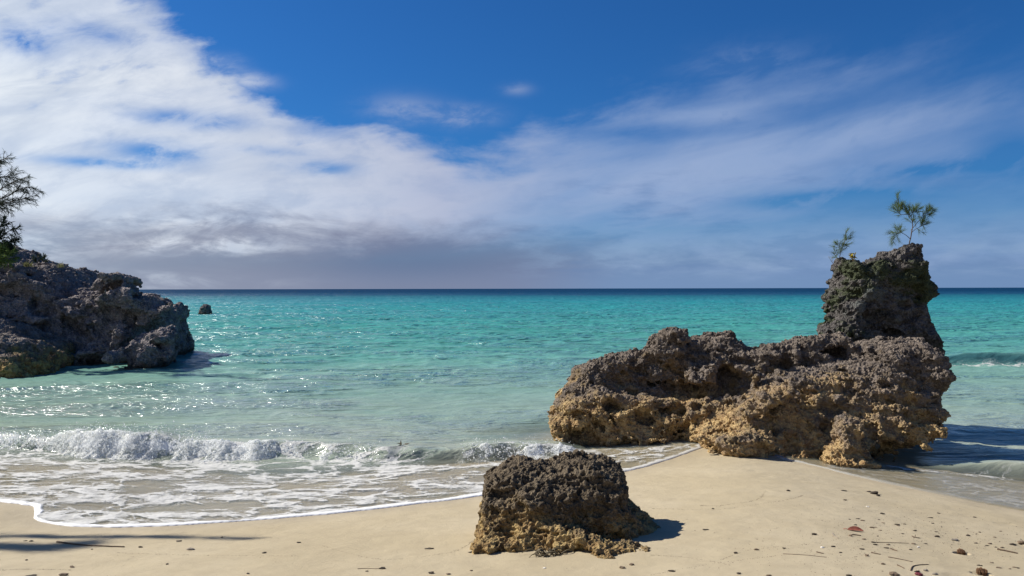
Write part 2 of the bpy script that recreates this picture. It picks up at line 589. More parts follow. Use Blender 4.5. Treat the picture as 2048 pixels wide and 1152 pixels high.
for px, py, a, ln, wd, dp, tr in [(1921, 1106, .15, .05, .04, .03, False), (1962, 1149, -.2, .055, .045, .03, False), (2046, 1090, 0, .05, .03, .02, False),
                                  (2005, 1048, .2, .10, .035, .012, False), (1915, 1152, .2, .10, .05, .01, False)]:
    g = ground(px, py, sand0)
    FOOT.append((g[0], g[1], a, ln, wd, dp, tr))


def axis(knots):
    """knots: (from, to, step)"""
    o = []
    for a, b, s in knots:
        o += list(np.arange(a, b - 1e-6, s))
    o.append(knots[-1][1])
    return np.array(o)


xs = axis([(-40, -14, 1.0), (-14, -6.5, .15), (-6.5, 2.62, .03), (2.62, 3.25, .007), (3.25, 6.5, .03), (6.5, 14, .15), (14, 40, 1.0)])
ys = axis([(-24, 1, 1.0), (1, 3.4, .1), (3.4, 4.55, .025), (4.55, 5.2, .007), (5.2, 10.5, .03), (10.5, 14, .08), (14, 26, .3), (26, 68, 1.5)])
X, Y = np.meshgrid(xs, ys)
Z = sand_z(X, Y)


def grid_faces(ny, nx):
    i = np.arange(ny * nx).reshape(ny, nx)
    return np.stack([i[:-1, :-1], i[:-1, 1:], i[1:, 1:], i[1:, :-1]], -1).reshape(-1, 4)


m_sand, t = mat('sand')
pos = t.n('ShaderNodeNewGeometry').outputs['Position']
a_s = t.n('ShaderNodeAttribute', attribute_name='shore').outputs['Fac']
n_b = t.noise(pos, .8, 4, .55)
n_m = t.noise(pos, 6, 5, .6)
n_f = t.noise(pos, 190, 3, .7)
n_g = t.noise(pos, 620, 2, .7)
c = t.mix(t.ss(n_b, .35, .65), (.420, .347, .224), (.462, .388, .262))
c = t.mix(t.mul(t.ss(n_m, .42, .7), .30), c, (.335, .272, .178))
c = t.mix(t.mul(t.ss(n_f, .52, .70), .38), c, (.27, .218, .135))
c = t.mix(t.mul(t.ss(n_g, .55, .68), .45), c, (.50, .44, .325))
c = t.mix(t.mul(t.ss(t.vor(pos, 240), .18, .10), .35), c, (.24, .17, .10))
wet = t.ss(t.add(a_s, t.mul(t.sub(n_b, .5), .5)), .42, .02)
c = t.mix(t.mul(wet, .30), c, (.35, .285, .19))
hb = t.add(t.mul(n_f, .7), t.mul(n_g, .3))
hb = t.add(hb, t.mul(n_m, 1.6))
hb = t.add(hb, t.mul(t.noise(pos, 2.2, 4, .55), 5.0))
b = t.n('ShaderNodeBsdfPrincipled', {'Base Color': c, 'Roughness': t.lin(wet, 0, 1, .92, .55), 'Specular IOR Level': .25,
                                     'Normal': bump(t, hb, .007, .75)})
finish(t, b.outputs[0])
sand = mesh_obj('sand', np.stack([X, Y, Z], -1).reshape(-1, 3), grid_faces(len(ys), len(xs)), m_sand)
attr(sand, 'shore', shore_s(X, Y))
tag(sand, 'pale cream beach sand sloping down under the water', 'sand', kind='structure')

# ------------------------------------------------------------------ the sea
def px_of(x, y):
    return 1024 + F * x / y


FOOT_PX = [-900, -300, 0, 90, 150, 300, 560, 760, 930, 1150, 1300]
FOOT_Y = [12.6, 11.9, 11.3, 11.0, 10.62, 10.45, 10.50, 10.35, 10.2, 10.2, 10.2]
HGT_PX = [-900, -200, 0, 100, 150, 230, 330, 430, 600, 760, 860, 930, 1000, 1120, 1190, 1300]
HGT = [.10, .12, .13, .16, .29, .33, .28, .17, .16, .14, .14, .17, .21, .19, .05, .0]


def ridge(x, y):
    """the breaking wavelet: height over still water and distance behind its foot"""
    p = px_of(x, y)
    fy = np.interp(p, FOOT_PX, FOOT_Y) + .10 * vnoise(x * 1.3, 0 * x, 0 * x, 3) + .05 * vnoise(x * 4, 0 * x, 0 * x, 4)
    hh = np.interp(p, HGT_PX, HGT) * (1 + .12 * vnoise(x * 2.2, 0 * x + 5, 0 * x, 6))
    d = y - fy
    k = np.where(d < .30, np.clip(d / .30, 0, 1) ** 1.1, 1.0)
    k = k * k * (3 - 2 * k)
    k = np.where(d > .30, np.exp(-((d - .30) / .85) ** 2), k)
    r = hh * k
    # wavelet in the lee of the big rock on the right
    fr = np.interp(p, [1650, 1800, 2048, 2500], [9.7, 9.35, 9.1, 8.7]) + .06 * vnoise(x * 2.1, 0 * x, 0 * x, 31)
    hr = np.interp(p, [1700, 1790, 1900, 2000, 2300], [0, .05, .13, .20, .2])
    d2 = y - fr
    k2 = np.where(d2 < .22, np.clip(d2 / .22, 0, 1), 1); k2 = k2 * k2 * (3 - 2 * k2)
    k2 = np.where(d2 > .22, np.exp(-((d2 - .22) / .55) ** 2), k2)
    # a second roller farther out on the right
    f3 = 23.3 + .35 * vnoise(x * .5, 0 * x, 0 * x, 41) + (p - 1900) * -.002
    h3 = np.interp(p, [1820, 1880, 1960, 2300, 2600], [0, .20, .30, .30, 0])
    d3 = y - f3
    k3 = np.where(d3 < .5, np.clip(d3 / .5, 0, 1), 1); k3 = k3 * k3 * (3 - 2 * k3)
    k3 = np.where(d3 > .5, np.exp(-((d3 - .5) / 1.4) ** 2), k3)
    return r + hr * k2 + h3 * k3, d, hh, d3, h3


def chop(x, y):
    a = np.interp(y, [9, 12, 16, 25, 60, 200, 600], [.0, .018, .042, .065, .10, .15, .0])
    wx = x + .5 * vnoise(x * .4, y * .4, 0 * x, 51); wy = y + .5 * vnoise(x * .4, y * .4, 0 * x + 4, 52)
    n = .55 * (1 - 2 * np.abs(vnoise(wx * .55 + .25 * wy, wy * 1.25, 0 * x, 61)))
    n = n + .35 * (1 - 2 * np.abs(vnoise(wx * 1.3 - .4 * wy, wy * 2.7, 0 * x, 62)))
    n = n + .18 * vnoise(wx * 3.1 + .6 * wy, wy * 5.6, 0 * x, 63)
    n = n + .55 * vnoise(wx * .16, wy * .38, 0 * x, 64)
    return a * n


uu = axis([(-3.2, -1.1, .05), (-1.1, 1.1, .0018), (1.1, 3.2, .05)])
yv = [5.9]
while yv[-1] < 14: yv.append(yv[-1] * 1.0021)
while yv[-1] < 130: yv.append(yv[-1] * 1.0042)
while yv[-1] < 60000: yv.append(yv[-1] * 1.045)
yv = np.array(yv)
U, Yw = np.meshgrid(uu, yv)
Xw = U * Yw
zs = sand0(Xw, Yw)
near = Yw < 16
E = np.full(Xw.shape, 9.0)
line = shore
sub = near & (np.abs(Xw) < 16)
ed = -poly_sdf(land, Xw[sub], Yw[sub])
ed = ed + .035 * fbm(Xw[sub] * 3.2, Yw[sub] * 3.2, 0 * ed, 3, .5, 71)
E[sub] = -ed                                                    # + towards the sea
rg, dfoot, hh_, d3_, h3_ = ridge(Xw, Yw)
lvl = rg + chop(Xw, Yw)
fade = np.clip(E / 1.2, 0, 1)
film = np.where(E > 0, .004 + .012 * np.clip(E / .03, 0, 1) ** .5 + .006 * np.clip(E, 0, 1) * fbm(Xw * 3, Yw * 6, 0 * Xw, 2, .5, 72), -.04)
a_ = zs + film; b_ = lvl
k = .05
hq = np.clip(.5 + .5 * (a_ - b_) / k, 0, 1)
zw = b_ * (1 - hq) + a_ * hq + k * hq * (1 - hq)
zw = np.where(E < 0, zs - np.clip(-E, 0, .04) - .002, zw)
depth = np.clip(zw - zs, 0, 20)
V = np.stack([Xw, Yw, zw], -1).reshape(-1, 3)
fc = grid_faces(len(yv), len(uu))
fc = fc[(E.ravel()[fc] > -.06).any(1)]
used = np.zeros(len(V), bool); used[fc.ravel()] = True
remap = np.cumsum(used) - 1
fc = remap[fc]

m_sea, t = mat('sea_water')
pos = t.n('ShaderNodeNewGeometry').outputs['Position']
px_, py_, pz_ = t.sep(pos)[0:3]
aE = t.n('ShaderNodeAttribute', attribute_name='seaward').outputs['Fac']
aD = t.n('ShaderNodeAttribute', attribute_name='depth').outputs['Fac']
aF = t.n('ShaderNodeAttribute', attribute_name='froth').outputs['Fac']
lg = t.m('LOGARITHM', py_, 10.0)                                # 1 at 10 m, 3 at 1 km
patch = t.noise(t.vm('MULTIPLY', pos, (.10, .22, 0)), 1.0, 4, .55, .4)
patch2 = t.noise(t.vm('MULTIPLY', pos, (.5, 1.3, 0)), 1.0, 4, .6, .3)
farband = t.noise(t.xyz(t.mul(px_, .004), t.mul(lg, 5.0), 2.0), 1.0, 3, .6)
lgw = t.add(lg, t.mul(t.sub(farband, .5), .22))
body = t.ramp(t.lin(lgw, 1.0, 3.4), [(0, (.36, .385, .31)), (.07, (.250, .335, .275)), (.16, (.125, .315, .260)), (.27, (.055, .285, .250)), (.40, (.030, .255, .262)),
                                  (.49, (.006, .185, .225)), (.56, (.002, .115, .160)), (.62, (.001, .052, .115)), (.75, (.001, .032, .085)), (1, (.001, .030, .080))])
body = t.mix(t.mul(t.ss(patch, .40, .62), t.ss(lg, 2.4, 1.9, 0, .35)), body, t.mix(.5, body, (.03, .17, .13)))
body = t.mix(t.mul(t.ss(patch2, .50, .72), t.ss(lg, 2.2, 1.5, 0, .30)), body, (.15, .28, .23))
roll = t.n('ShaderNodeAttribute', attribute_name='roller').outputs['Fac']
body = t.mix(t.mul(roll, .8), body, (.004, .045, .075))
# ripples
w1 = t.noise(t.vm('MULTIPLY', pos, (1.3, 3.0, 0)), 1.0, 3, .55, .6)
w1 = t.sub(1.0, t.m('ABSOLUTE', t.mad(w1, 2.6, -1.3)))
w4 = t.noise(t.vm('MULTIPLY', pos, (.45, 1.25, 0)), 1.0, 3, .55, .8)
w4 = t.sub(1.0, t.m('ABSOLUTE', t.mad(w4, 2.6, -1.3)))
w2 = t.noise(t.vm('MULTIPLY', pos, (6.5, 13, 0)), 1.0, 4, .6, .5)
w3 = t.noise(t.vm('MULTIPLY', pos, (.35, .8, 0)), 1.0, 3, .6, .5)
amp = t.ss(aD, .01, .25, .25, 1.0)
hgt = t.add(t.add(t.mul(w1, .060), t.mul(w2, .026)), t.mul(w4, t.lin(lg, 1.05, 1.6, .03, .16)))
ruff = t.ss(t.noise(t.vm('MULTIPLY', pos, (.11, .34, 0)), 1.0, 4, .6, .8), .40, .60)
hgt = t.mul(hgt, t.lin(ruff, 0, 1, .45, 1.5))
hgt = t.mul(t.add(hgt, t.mul(w3, t.lin(lg, 1.05, 2.0, .03, .42))), amp)
nrm = bump(t, hgt, 1.0, 1.0)
# froth: lace of old foam and fresh rims
wc = t.vm('ADD', t.vm('MULTIPLY', pos, (1.0, 1.55, 0)), t.vm('SCALE', t.noisec(t.vm('MULTIPLY', pos, (1.4, 2.6, 0)), 1.0, 3, .6), (0, 0, 0)))
nv = t.n('ShaderNodeTexNoise', {'Vector': t.vm('MULTIPLY', pos, (1.3, 2.4, 0)), 'Scale': 1.0, 'Detail': 5.0, 'Roughness': .62})
off = t.n('ShaderNodeVectorMath', {0: nv.outputs[1], 3: 1.15}, operation='SCALE').outputs[0]
wc = t.vm('ADD', t.vm('MULTIPLY', pos, (1.0, 1.25, 0)), off)
l1 = t.vor(wc, 2.1, 'DISTANCE_TO_EDGE')
l2 = t.vor(wc, 5.2, 'DISTANCE_TO_EDGE')
thick = t.noise(t.vm('MULTIPLY', pos, (.9, 1.9, 0)), 1.0, 4, .6, .3)
th1 = t.mul(t.mul(t.ss(thick, .34, .68), .20), t.m('MINIMUM', t.mul(aF, 1.2), 1.0))
lace = t.m('MAXIMUM', t.ss(t.sub(l1, th1), .035, -.02), t.mul(t.ss(t.sub(l2, t.mul(th1, .42)), .022, -.012), .75))
lace = t.mul(lace, t.ss(thick, .30, .46))
lace = t.mul(t.mul(lace, t.ss(aF, .02, .6)), t.ss(t.noise(pos, 7, 4, .65), .28, .62, .45, 1.0))
solid = t.ss(t.add(aF, t.mul(t.sub(t.noise(t.vm('MULTIPLY', pos, (5, 9, 4)), 1.0, 5, .65), .5), .9)), .98, 1.22)
rimw = t.mad(t.noise(pos, 1.3, 3, .6), .20, -.01)
rimw = t.mul(rimw, t.ss(t.noise(pos, 2.7, 3, .6), .30, .55, .35, 1.25))
rimf = t.n('ShaderNodeAttribute', attribute_name='rim').outputs['Fac']
rim = t.mul(t.mul(t.n('ShaderNodeMapRange', {0: aE, 1: rimw, 2: t.mul(rimw, .55)}).outputs[0], t.ss(aE, -.02, .004)), rimf)
foam = t.m('MINIMUM', t.m('MAXIMUM', t.m('MAXIMUM', lace, solid), rim), 1.0)
# clear shallow water lets the sand through, deeper water scatters its own colour
turb = t.sub(1.0, t.m('EXPONENT', t.mul(aD, -10.0)))
diff = t.n('ShaderNodeBsdfDiffuse', {'Color': body, 'Normal': nrm})
tr = t.n('ShaderNodeBsdfTransparent', {'Color': t.mix(t.ss(aD, 0, .5), (.95, .93, .89), (.80, .90, .85))})
inner = t.n('ShaderNodeMixShader', {0: turb, 1: tr.outputs[0], 2: diff.outputs[0]})
gl = t.n('ShaderNodeBsdfGlossy', {'Color': (1, 1, 1), 'Roughness': t.lin(lg, .9, 2.2, .09, .30), 'Normal': nrm})
fr = t.n('ShaderNodeFresnel', {'IOR': 1.33, 'Normal': nrm}).outputs[0]
fr = t.m('MINIMUM', fr, t.ramp(t.lin(lg, 1.0, 3.0), [(0, (.58,) * 3), (.45, (.33,) * 3), (.7, (.14,) * 3), (.85, (.05,) * 3)]))
fr = t.mul(fr, t.mix(t.ss(aD, .10, .35), (.55, .55, .55), t.mix(ruff, (.55, .55, .55), (1.6, 1.6, 1.6))))
wat = t.n('ShaderNodeMixShader', {0: fr, 1: inner.outputs[0], 2: gl.outputs[0]})
fm = t.n('ShaderNodeBsdfPrincipled', {'Base Color': t.mix(t.m('MAXIMUM', solid, rim), (.60, .59, .56), (.82, .82, .82)), 'Roughness': .7, 'Specular IOR Level': .3, 'Normal': bump(t, t.add(foam, t.mul(w2, .6)), .02, .8)})
sh = t.n('ShaderNodeMixShader', {0: t.mul(foam, .93), 1: wat.outputs[0], 2: fm.outputs[0]})
finish(t, sh.outputs[0])

sea = mesh_obj('sea', V[used], fc, m_sea)
pw = px_of(Xw, Yw)
attr(sea, 'seaward', E.ravel()[used])
attr(sea, 'depth', depth.ravel()[used])
# where froth lies: over the whole swash on the left, thin on the right, on the broken crest, a few strands behind it
fro = np.where(dfoot < .1, 1.0, np.clip(1 - (dfoot - .1) / .5, 0, 1) * .5)
fro = fro * np.interp(pw, [-900, 0, 1000, 1300, 1450, 1600, 1800, 2048], [.85, .85, .85, .5, .25, .22, .22, .25])
fro = fro * np.where((pw > 1500) & (Yw > 9.3), 0, 1)
back = ((dfoot > .3) & (dfoot < 2.2) & (pw > 480) & (pw < 1150)) * .16
fro = np.maximum(fro, back)
brk = np.interp(pw, [-300, 0, 110, 140, 420, 600, 760, 790, 905, 925, 1120, 1170], [.7, .75, .8, 1.05, 1.0, .92, .75, .2, .2, .95, 1.0, .4])
crest = np.exp(-((dfoot - .17) / .17) ** 2) * brk
apron = np.exp(-((dfoot + .28) / .22) ** 2) * .86 * np.clip(brk, .4, 1)
fro = np.maximum(np.maximum(fro, crest * 1.12), apron)
rr = np.exp(-((d3_ + .05) / .25) ** 2) * np.clip(h3_ / .2, 0, 1) * .60
fro = np.maximum(fro, rr)
p2 = np.interp(pw, [1690, 1740, 1800, 2048, 2400], [0, .8, .9, .95, .9])
fr2 = np.interp(pw, [1650, 1800, 2048, 2500], [9.7, 9.35, 9.1, 8.7])
fro = np.maximum(fro, np.exp(-((Yw - fr2 + .06) / .09) ** 2) * p2 * (pw > 1690) * (Yw < 12))
fro = np.where(Yw > 26, 0, fro)
attr(sea, 'froth', fro.ravel()[used])
attr(sea, 'rim', np.interp(pw, [-900, 1000, 1300, 1500, 2048], [1.0, 1.0, .6, .45, .0]).ravel()[used])
attr(sea, 'roller', (np.exp(-((d3_ - .30) / .30) ** 2) * np.clip(h3_ / .2, 0, 1)).ravel()[used])
tag(sea, 'turquoise sea running from the swash on the sand to the dark blue horizon', 'water', kind='structure')

# froth of the breaking wavelet: a torn, lumpy body and flying drops
m_foam, t = mat('foam')
pos = t.n('ShaderNodeNewGeometry').outputs['Position']
nf = t.noise(pos, 26, 5, .65)
d = t.n('ShaderNodeBsdfPrincipled', {'Base Color': (.94, .95, .95), 'Roughness': .55, 'Specular IOR Level': .5, 'Normal': bump(t, nf, .03, .8)})
tl = t.n('ShaderNodeBsdfTranslucent', {'Color': (.90, .93, .93)})
ds = t.n('ShaderNodeMixShader', {0: .45, 1: d.outputs[0], 2: tl.outputs[0]})
tp = t.n('ShaderNodeBsdfTransparent')
hole = t.ss(t.noise(t.vm('MULTIPLY', pos, (1, 1, .8)), 34, 5, .75, 1.2), .47, .58)
sh = t.n('ShaderNodeMixShader', {0: t.mul(hole, .85), 1: ds.outputs[0], 2: tp.outputs[0]})
finish(t, sh.outputs[0])


def ico(n=1):
    ph = (1 + 5 ** .5) / 2
    v = np.array([(-1, ph, 0), (1, ph, 0), (-1, -ph, 0), (1, -ph, 0), (0, -1, ph), (0, 1, ph), (0, -1, -ph), (0, 1, -ph), (ph, 0, -1), (ph, 0, 1), (-ph, 0, -1), (-ph, 0, 1)], float)
    v /= np.linalg.norm(v[0])
    f = [(0, 11, 5), (0, 5, 1), (0, 1, 7), (0, 7, 10), (0, 10, 11), (1, 5, 9), (5, 11, 4), (11, 10, 2), (10, 7, 6), (7, 1, 8), (3, 9, 4), (3, 4, 2), (3, 2, 6), (3, 6, 8), (3, 8, 9),
         (4, 9, 5), (2, 4, 11), (6, 2, 10), (8, 6, 7), (9, 8, 1)]
    v = list(map(tuple, v))
    for _ in range(n):
        mid = {}; nf_ = []
        def mp(a, b):
            k_ = (min(a, b), max(a, b))
            if k_ not in mid:
                q = np.array(v[a]) + np.array(v[b]); q /= np.linalg.norm(q)
                v.append(tuple(q)); mid[k_] = len(v) - 1
            return mid[k_]
        for a, b, c_ in f:
            x_, y_, z_ = mp(a, b), mp(b, c_), mp(c_, a)
            nf_ += [(a, x_, z_), (b, y_, x_), (c_, z_, y_), (x_, y_, z_)]
        f = nf_
    return np.array(v), np.array(f)


rng = np.random.default_rng(5)
vh = .016
ax_x, ax_y, ax_z = np.arange(-8.6, 1.15, vh), np.arange(9.9, 11.9, vh), np.arange(-.05, .62, vh)
gx3, gy3 = np.meshgrid(ax_x, ax_y, indexing='ij')
r2, df2, h2, _, _ = ridge(gx3, gy3)
p2 = px_of(gx3, gy3)
base = np.maximum(r2 + .0, sand0(gx3, gy3) + .012)
brk2 = np.interp(p2, [-300, 0, 110, 140, 230, 420, 600, 760, 800, 900, 925, 1000, 1130, 1180], [.25, .3, .35, .95, 1.0, .75, .65, .35, -.5, -.5, .7, .8, .8, -.6])
brk2 = brk2 + .55 * vnoise(gx3 * 2.3, gy3 * 1.5, 0 * gx3, 81) + .30 * vnoise(gx3 * 6.1, gy3 * 3, 0 * gx3, 84)
env = np.exp(-((df2 - .14) / .20) ** 2)
th = .085 * brk2 * env - .045 + .02 * vnoise(gx3 * 9, gy3 * 9, 0 * gx3, 82)
vol = (ax_z[None, None, :] - (base + th)[:, :, None]).astype(np.float32)
bandm = np.abs(vol) < .22
ii = np.argwhere(bandm)
qx, qy, qz = ax_x[ii[:, 0]], ax_y[ii[:, 1]], ax_z[ii[:, 2]]
keep = (env[ii[:, 0], ii[:, 1]] > .04)
ii = ii[keep]; qx, qy, qz = qx[keep], qy[keep], qz[keep]
w1_, w2_ = worley(qx * 11, qy * 11, qz * 8, 91)
nn = .060 * fbm(qx * 7, qy * 7, qz * 6, 5, .65, 92) + .032 * (w1_ - .5)
vol[ii[:, 0], ii[:, 1], ii[:, 2]] += nn.astype(np.float32) * np.clip(brk2 + .3, .3, 1.1)[ii[:, 0], ii[:, 1]]
low_ = (base - .03)[:, :, None] - ax_z[None, None, :]
vol = np.maximum(vol, low_.astype(np.float32))
vol[env < .06] = 1
fv, ff = surface_nets(vol, (ax_x[0], ax_y[0], ax_z[0]), vh)
ff = np.concatenate([ff[:, [0, 1, 2]], ff[:, [0, 2, 3]]])
iv, if_ = ico(0)
dv, dfc = [fv], [ff]; nb = len(fv)
for q in range(5200):
    p = rng.choice([rng.uniform(-20, 130), rng.uniform(130, 420), rng.uniform(130, 760), rng.uniform(920, 1150)])
    fy = float(np.interp(p, FOOT_PX, FOOT_Y)); hx = float(np.interp(p, HGT_PX, HGT))
    yy = fy + rng.normal(.12, .16)
    xx = (p - 1024) / F * yy
    zz = hx * rng.uniform(.15, 1.0) + abs(rng.normal(0, .055)) * (1.6 if 130 < p < 420 else .8)
    r_ = rng.uniform(.002, .0075) * (1 + rng.random() ** 6 * 1.2)
    dv.append(iv * r_ * np.array([1, 1, rng.uniform(.7, 1.6)]) + np.array([xx, yy, zz])); dfc.append(if_ + nb); nb += len(iv)
foam = mesh_obj('breaking_foam', np.concatenate(dv), np.concatenate(dfc), m_foam)
tag(foam, 'white froth and spray of the wavelet breaking along the shore', 'foam', kind='stuff')


# ------------------------------------------------------------------ rocks
class Layer:
    """a lump given by its outline (photo pixels at distance y0), its thickness and the lean of its face"""
    def __init__(s, pts, y0, T, R, kx=0, kz=0, Tb=None, z0=0.3, pw=2.3, adj=.2):
        s.adj = adj
        s.pts = np.asarray(pts, float); s.y0 = y0; s.T = T; s.Tb = Tb or T; s.R = R; s.kx = kx; s.kz = kz; s.z0 = z0; s.pw = pw
        x0, y0_ = s.pts.min(0) - 160; x1, y1 = s.pts.max(0) + 160
        st = 2.0 if x1 - x0 < 1200 else 3.0
        s.gx0, s.gy0, s.st = x0, y0_, st
        a, b = np.meshgrid(np.arange(x0, x1, st), np.arange(y0_, y1, st))
        s.g = poly_sdf(s.pts, a, b)
        s.xc = (s.pts[:, 0].mean() - 1024) / F * s.y0

    def __call__(s, x, y, z):
        yc = s.y0 + s.kx * (x - s.xc) + s.kz * (z - s.z0)          # outline lies in the leaning middle sheet
        sc = F / (yc - s.adj * s.T * np.clip(x / .5, -1, 1))
        px = 1024 + sc * x; py = hor(px) + sc * (H - z)
        d2 = bilin(s.g, s.gx0, s.gy0, s.st, px, py) / sc
        a = np.clip(1 + d2 / s.R, 0, None)
        b = y - yc
        b = np.where(b < 0, -b / s.T, b / s.Tb)
        return ((a ** s.pw + b ** s.pw) ** (1 / s.pw) - 1) * min(s.R, s.T)


class Ball:
    def __init__(s, px, py, y, r, rot=0):
        s.c = P(px, py, y); s.r = np.asarray(r, float); s.rot = rot

    def __call__(s, x, y, z):
        X_, Y_, Z_ = x - s.c[0], y - s.c[1], z - s.c[2]
        c_, s_ = math.cos(s.rot), math.sin(s.rot)
        X_, Z_ = c_ * X_ + s_ * Z_, -s_ * X_ + c_ * Z_
        k0 = np.sqrt((X_ / s.r[0]) ** 2 + (Y_ / s.r[1]) ** 2 + (Z_ / s.r[2]) ** 2)
        return (k0 - 1) * s.r.min()


def smin(a, b, k):
    h = np.clip(.5 + .5 * (b - a) / k, 0, 1)
    return b * (1 - h) + a * h - k * h * (1 - h)


def make_rock(name, adds, subs, vox, sub, material, seed, low=(.12, 1.3), mid=(.05, 4.5), strata=(.03, 16, .25), knob=(.014, 38), pit=(.012, 24), k=.10, parent=None, fine=1.0, zmin=-9, warp=.0, zk=None, flute=None):
    lo = np.array([9e9] * 3); hi = -lo
    for a in adds:
        if isinstance(a, Layer):
            x_ = (a.pts[:, 0] - 1024) / F * a.y0; z_ = H - (a.pts[:, 1] - 577) / F * a.y0
            kk = abs(a.kz) * (z_.max() - z_.min()) + abs(a.kx) * (x_.max() - x_.min())
            l_ = np.array([x_.min(), a.y0 - a.T - kk, z_.min()]); h_ = np.array([x_.max(), a.y0 + a.Tb + kk, z_.max()])
        else:
            l_ = a.c - a.r.max(); h_ = a.c + a.r.max()
        lo = np.minimum(lo, l_); hi = np.maximum(hi, h_)
    pad = .12 + low[0] + 3 * vox
    lo -= pad; hi += pad
    lo[2] = max(lo[2], zmin - 2 * vox)
    ax = [np.arange(lo[i], hi[i] + vox, vox) for i in range(3)]
    x, y, z = np.meshgrid(*ax, indexing='ij')
    x, y, z = x.astype(np.float32), y.astype(np.float32), z.astype(np.float32)
    if warp:
        wx_ = warp * vnoise(x * 2.2, y * 2.2, z * 2.2, seed + 301); wz_ = warp * vnoise(x * 2.2, y * 2.2, z * 2.2, seed + 302)
    else:
        wx_ = wz_ = 0
    d = None
    for a in adds:
        v_ = a(x + wx_, y, z + wz_)
        d = v_ if d is None else smin(d, v_, k)
    for a in subs:
        d = -smin(-d, a(x, y, z), k * .6)
    bandm = np.abs(d) < (low[0] + mid[0] + strata[0] + .08)
    q = np.argwhere(bandm); qx, qy, qz = x[bandm], y[bandm], z[bandm]
    nn = low[0] * fbm(qx * low[1], qy * low[1], qz * low[1], 3, .5, seed)
    nn = nn - mid[0] * (fbm(qx * mid[1], qy * mid[1], qz * mid[1] * 1.3, 4, .6, seed + 40, True) - .60)
    ph = qz * strata[1] + strata[2] * strata[1] * (fbm(qx * 1.1, qy * 1.1, qz * .6, 3, .5, seed + 77)) + qx * strata[1] * .12
    nn = nn + strata[0] * np.sin(ph) * (.5 + .5 * vnoise(qx * 1.7, qy * 1.7, qz * 1.7, seed + 91))
    d[bandm] += nn
    if zmin > -8:
        d = np.maximum(d, zmin - z)
    v, f = surface_nets(d, lo, vox)
    # keep the main piece and larger crumbs only
    par = np.arange(len(v))
    e_ = np.concatenate([f[:, [0, 1]], f[:, [1, 2]], f[:, [2, 3]]])
    for _ in range(60):
        old = par.copy()
        for _k in range(4):
            m0 = np.minimum(par[e_[:, 0]], par[e_[:, 1]])
            np.minimum.at(par, par[e_[:, 0]], m0); np.minimum.at(par, par[e_[:, 1]], m0)
            par = par[par]
        if (par == old).all():
            break
    root, cnt = np.unique(par, return_counts=True)
    ok = np.isin(par, root[cnt > 0.08 * len(v)])
    f = f[ok[f].all(1)]
    us = np.zeros(len(v), bool); us[f.ravel()] = True
    f = (np.cumsum(us) - 1)[f]; v = v[us]
    V_, N_, F_ = subdivide(v, f, sub)
    x, y, z = V_.T
    # karst: sharp little knobs, pits and crests
    f1, f2 = worley(x * knob[1], y * knob[1], z * knob[1], seed + 5)
    g1, g2 = worley(x * pit[1] + .8 * vnoise(x * 20, y * 20, z * 20, seed + 3), y * pit[1], z * pit[1] * 1.15, seed + 6)
    patch = np.clip(.72 + 1.7 * fbm(x * 1.9, y * 1.9, z * 1.9, 3, .55, seed + 8), .10, 1.35)
    p1, p2_ = worley(x * pit[1] * .42 + .5 * vnoise(x * 7, y * 7, z * 7, seed + 23), y * pit[1] * .42, z * pit[1] * .5, seed + 21)
    big_pit = np.clip(1 - p1 / .46, 0, 1) ** .6 * np.clip(.4 + 1.6 * fbm(x * 1.9, y * 1.9, z * 1.9, 3, .5, seed + 22), 0, 1.2)
    if zk:
        patch = patch * np.interp(z + .12 * fbm(x * 5, y * 5, z * 5, 3, .5, seed + 13), [zk[0], zk[1]], [zk[2], 1.0])
    r_ = fbm(x * 17, y * 17, z * 20, 4, .62, seed + 9, True)
    dd = knob[0] * (f1 - .50) * 2.3 * patch - pit[0] * np.clip(1 - g1 / .48, 0, 1) ** .7 * 2.1 * (1.25 - .7 * patch) + knob[0] * 1.05 * r_ * fine
    if flute:
        c_, s_ = math.cos(flute[2]), math.sin(flute[2])
        ua, ub = c_ * x + s_ * z, -s_ * x + c_ * z
        wv = .25 * fbm(x * 1.5, y * 1.5, z * 1.5, 3, .5, seed + 30)
        fl = fbm(ua * flute[1] * .22, y * flute[1] * .35, (ub + wv) * flute[1], 3, .55, seed + 31, True)
        dd = dd + flute[0] * (fl - .2) * np.clip(.5 + 1.8 * fbm(x * 1.2, y * 1.2, z * 1.2, 2, .5, seed + 33), 0, 1.3)
    dd = dd - pit[0] * 2.0 * big_pit
    V_ = V_ + N_ * dd[:, None]
    return mesh_obj(name, V_, F_, material, parent=parent)


m_front = rock_mat('rock_front', (.165, .128, .084), (.050, .037, .025), (.42, .300, .130), .60, .82, .85, rust=(.26, .165, .07))
m_big = rock_mat('rock_big', (.205, .168, .138), (.060, .046, .036), (.52, .365, .175), .30, 1.22, 1.2, rust=(.30, .185, .085), tide=.10)
m_stack = rock_mat('rock_stack', (.125, .113, .105), (.040, .036, .035), (.30, .22, .12), -.5, .7, 1.5, moss=((.045, .058, .022), (.13, .145, .135)), pits=1.1)
m_cliff = rock_mat('rock_cliff', (.29, .25, .24), (.125, .11, .108), (.26, .19, .11), -.2, .45, 2.6, pits=1.2, ochre_amt=.6, tide=.12)
m_cliff2 = rock_mat('rock_shore', (.28, .24, .21), (.12, .10, .09), (.52, .38, .15), .2, .9, 2.2, pits=1.2, rust=(.28, .13, .04))

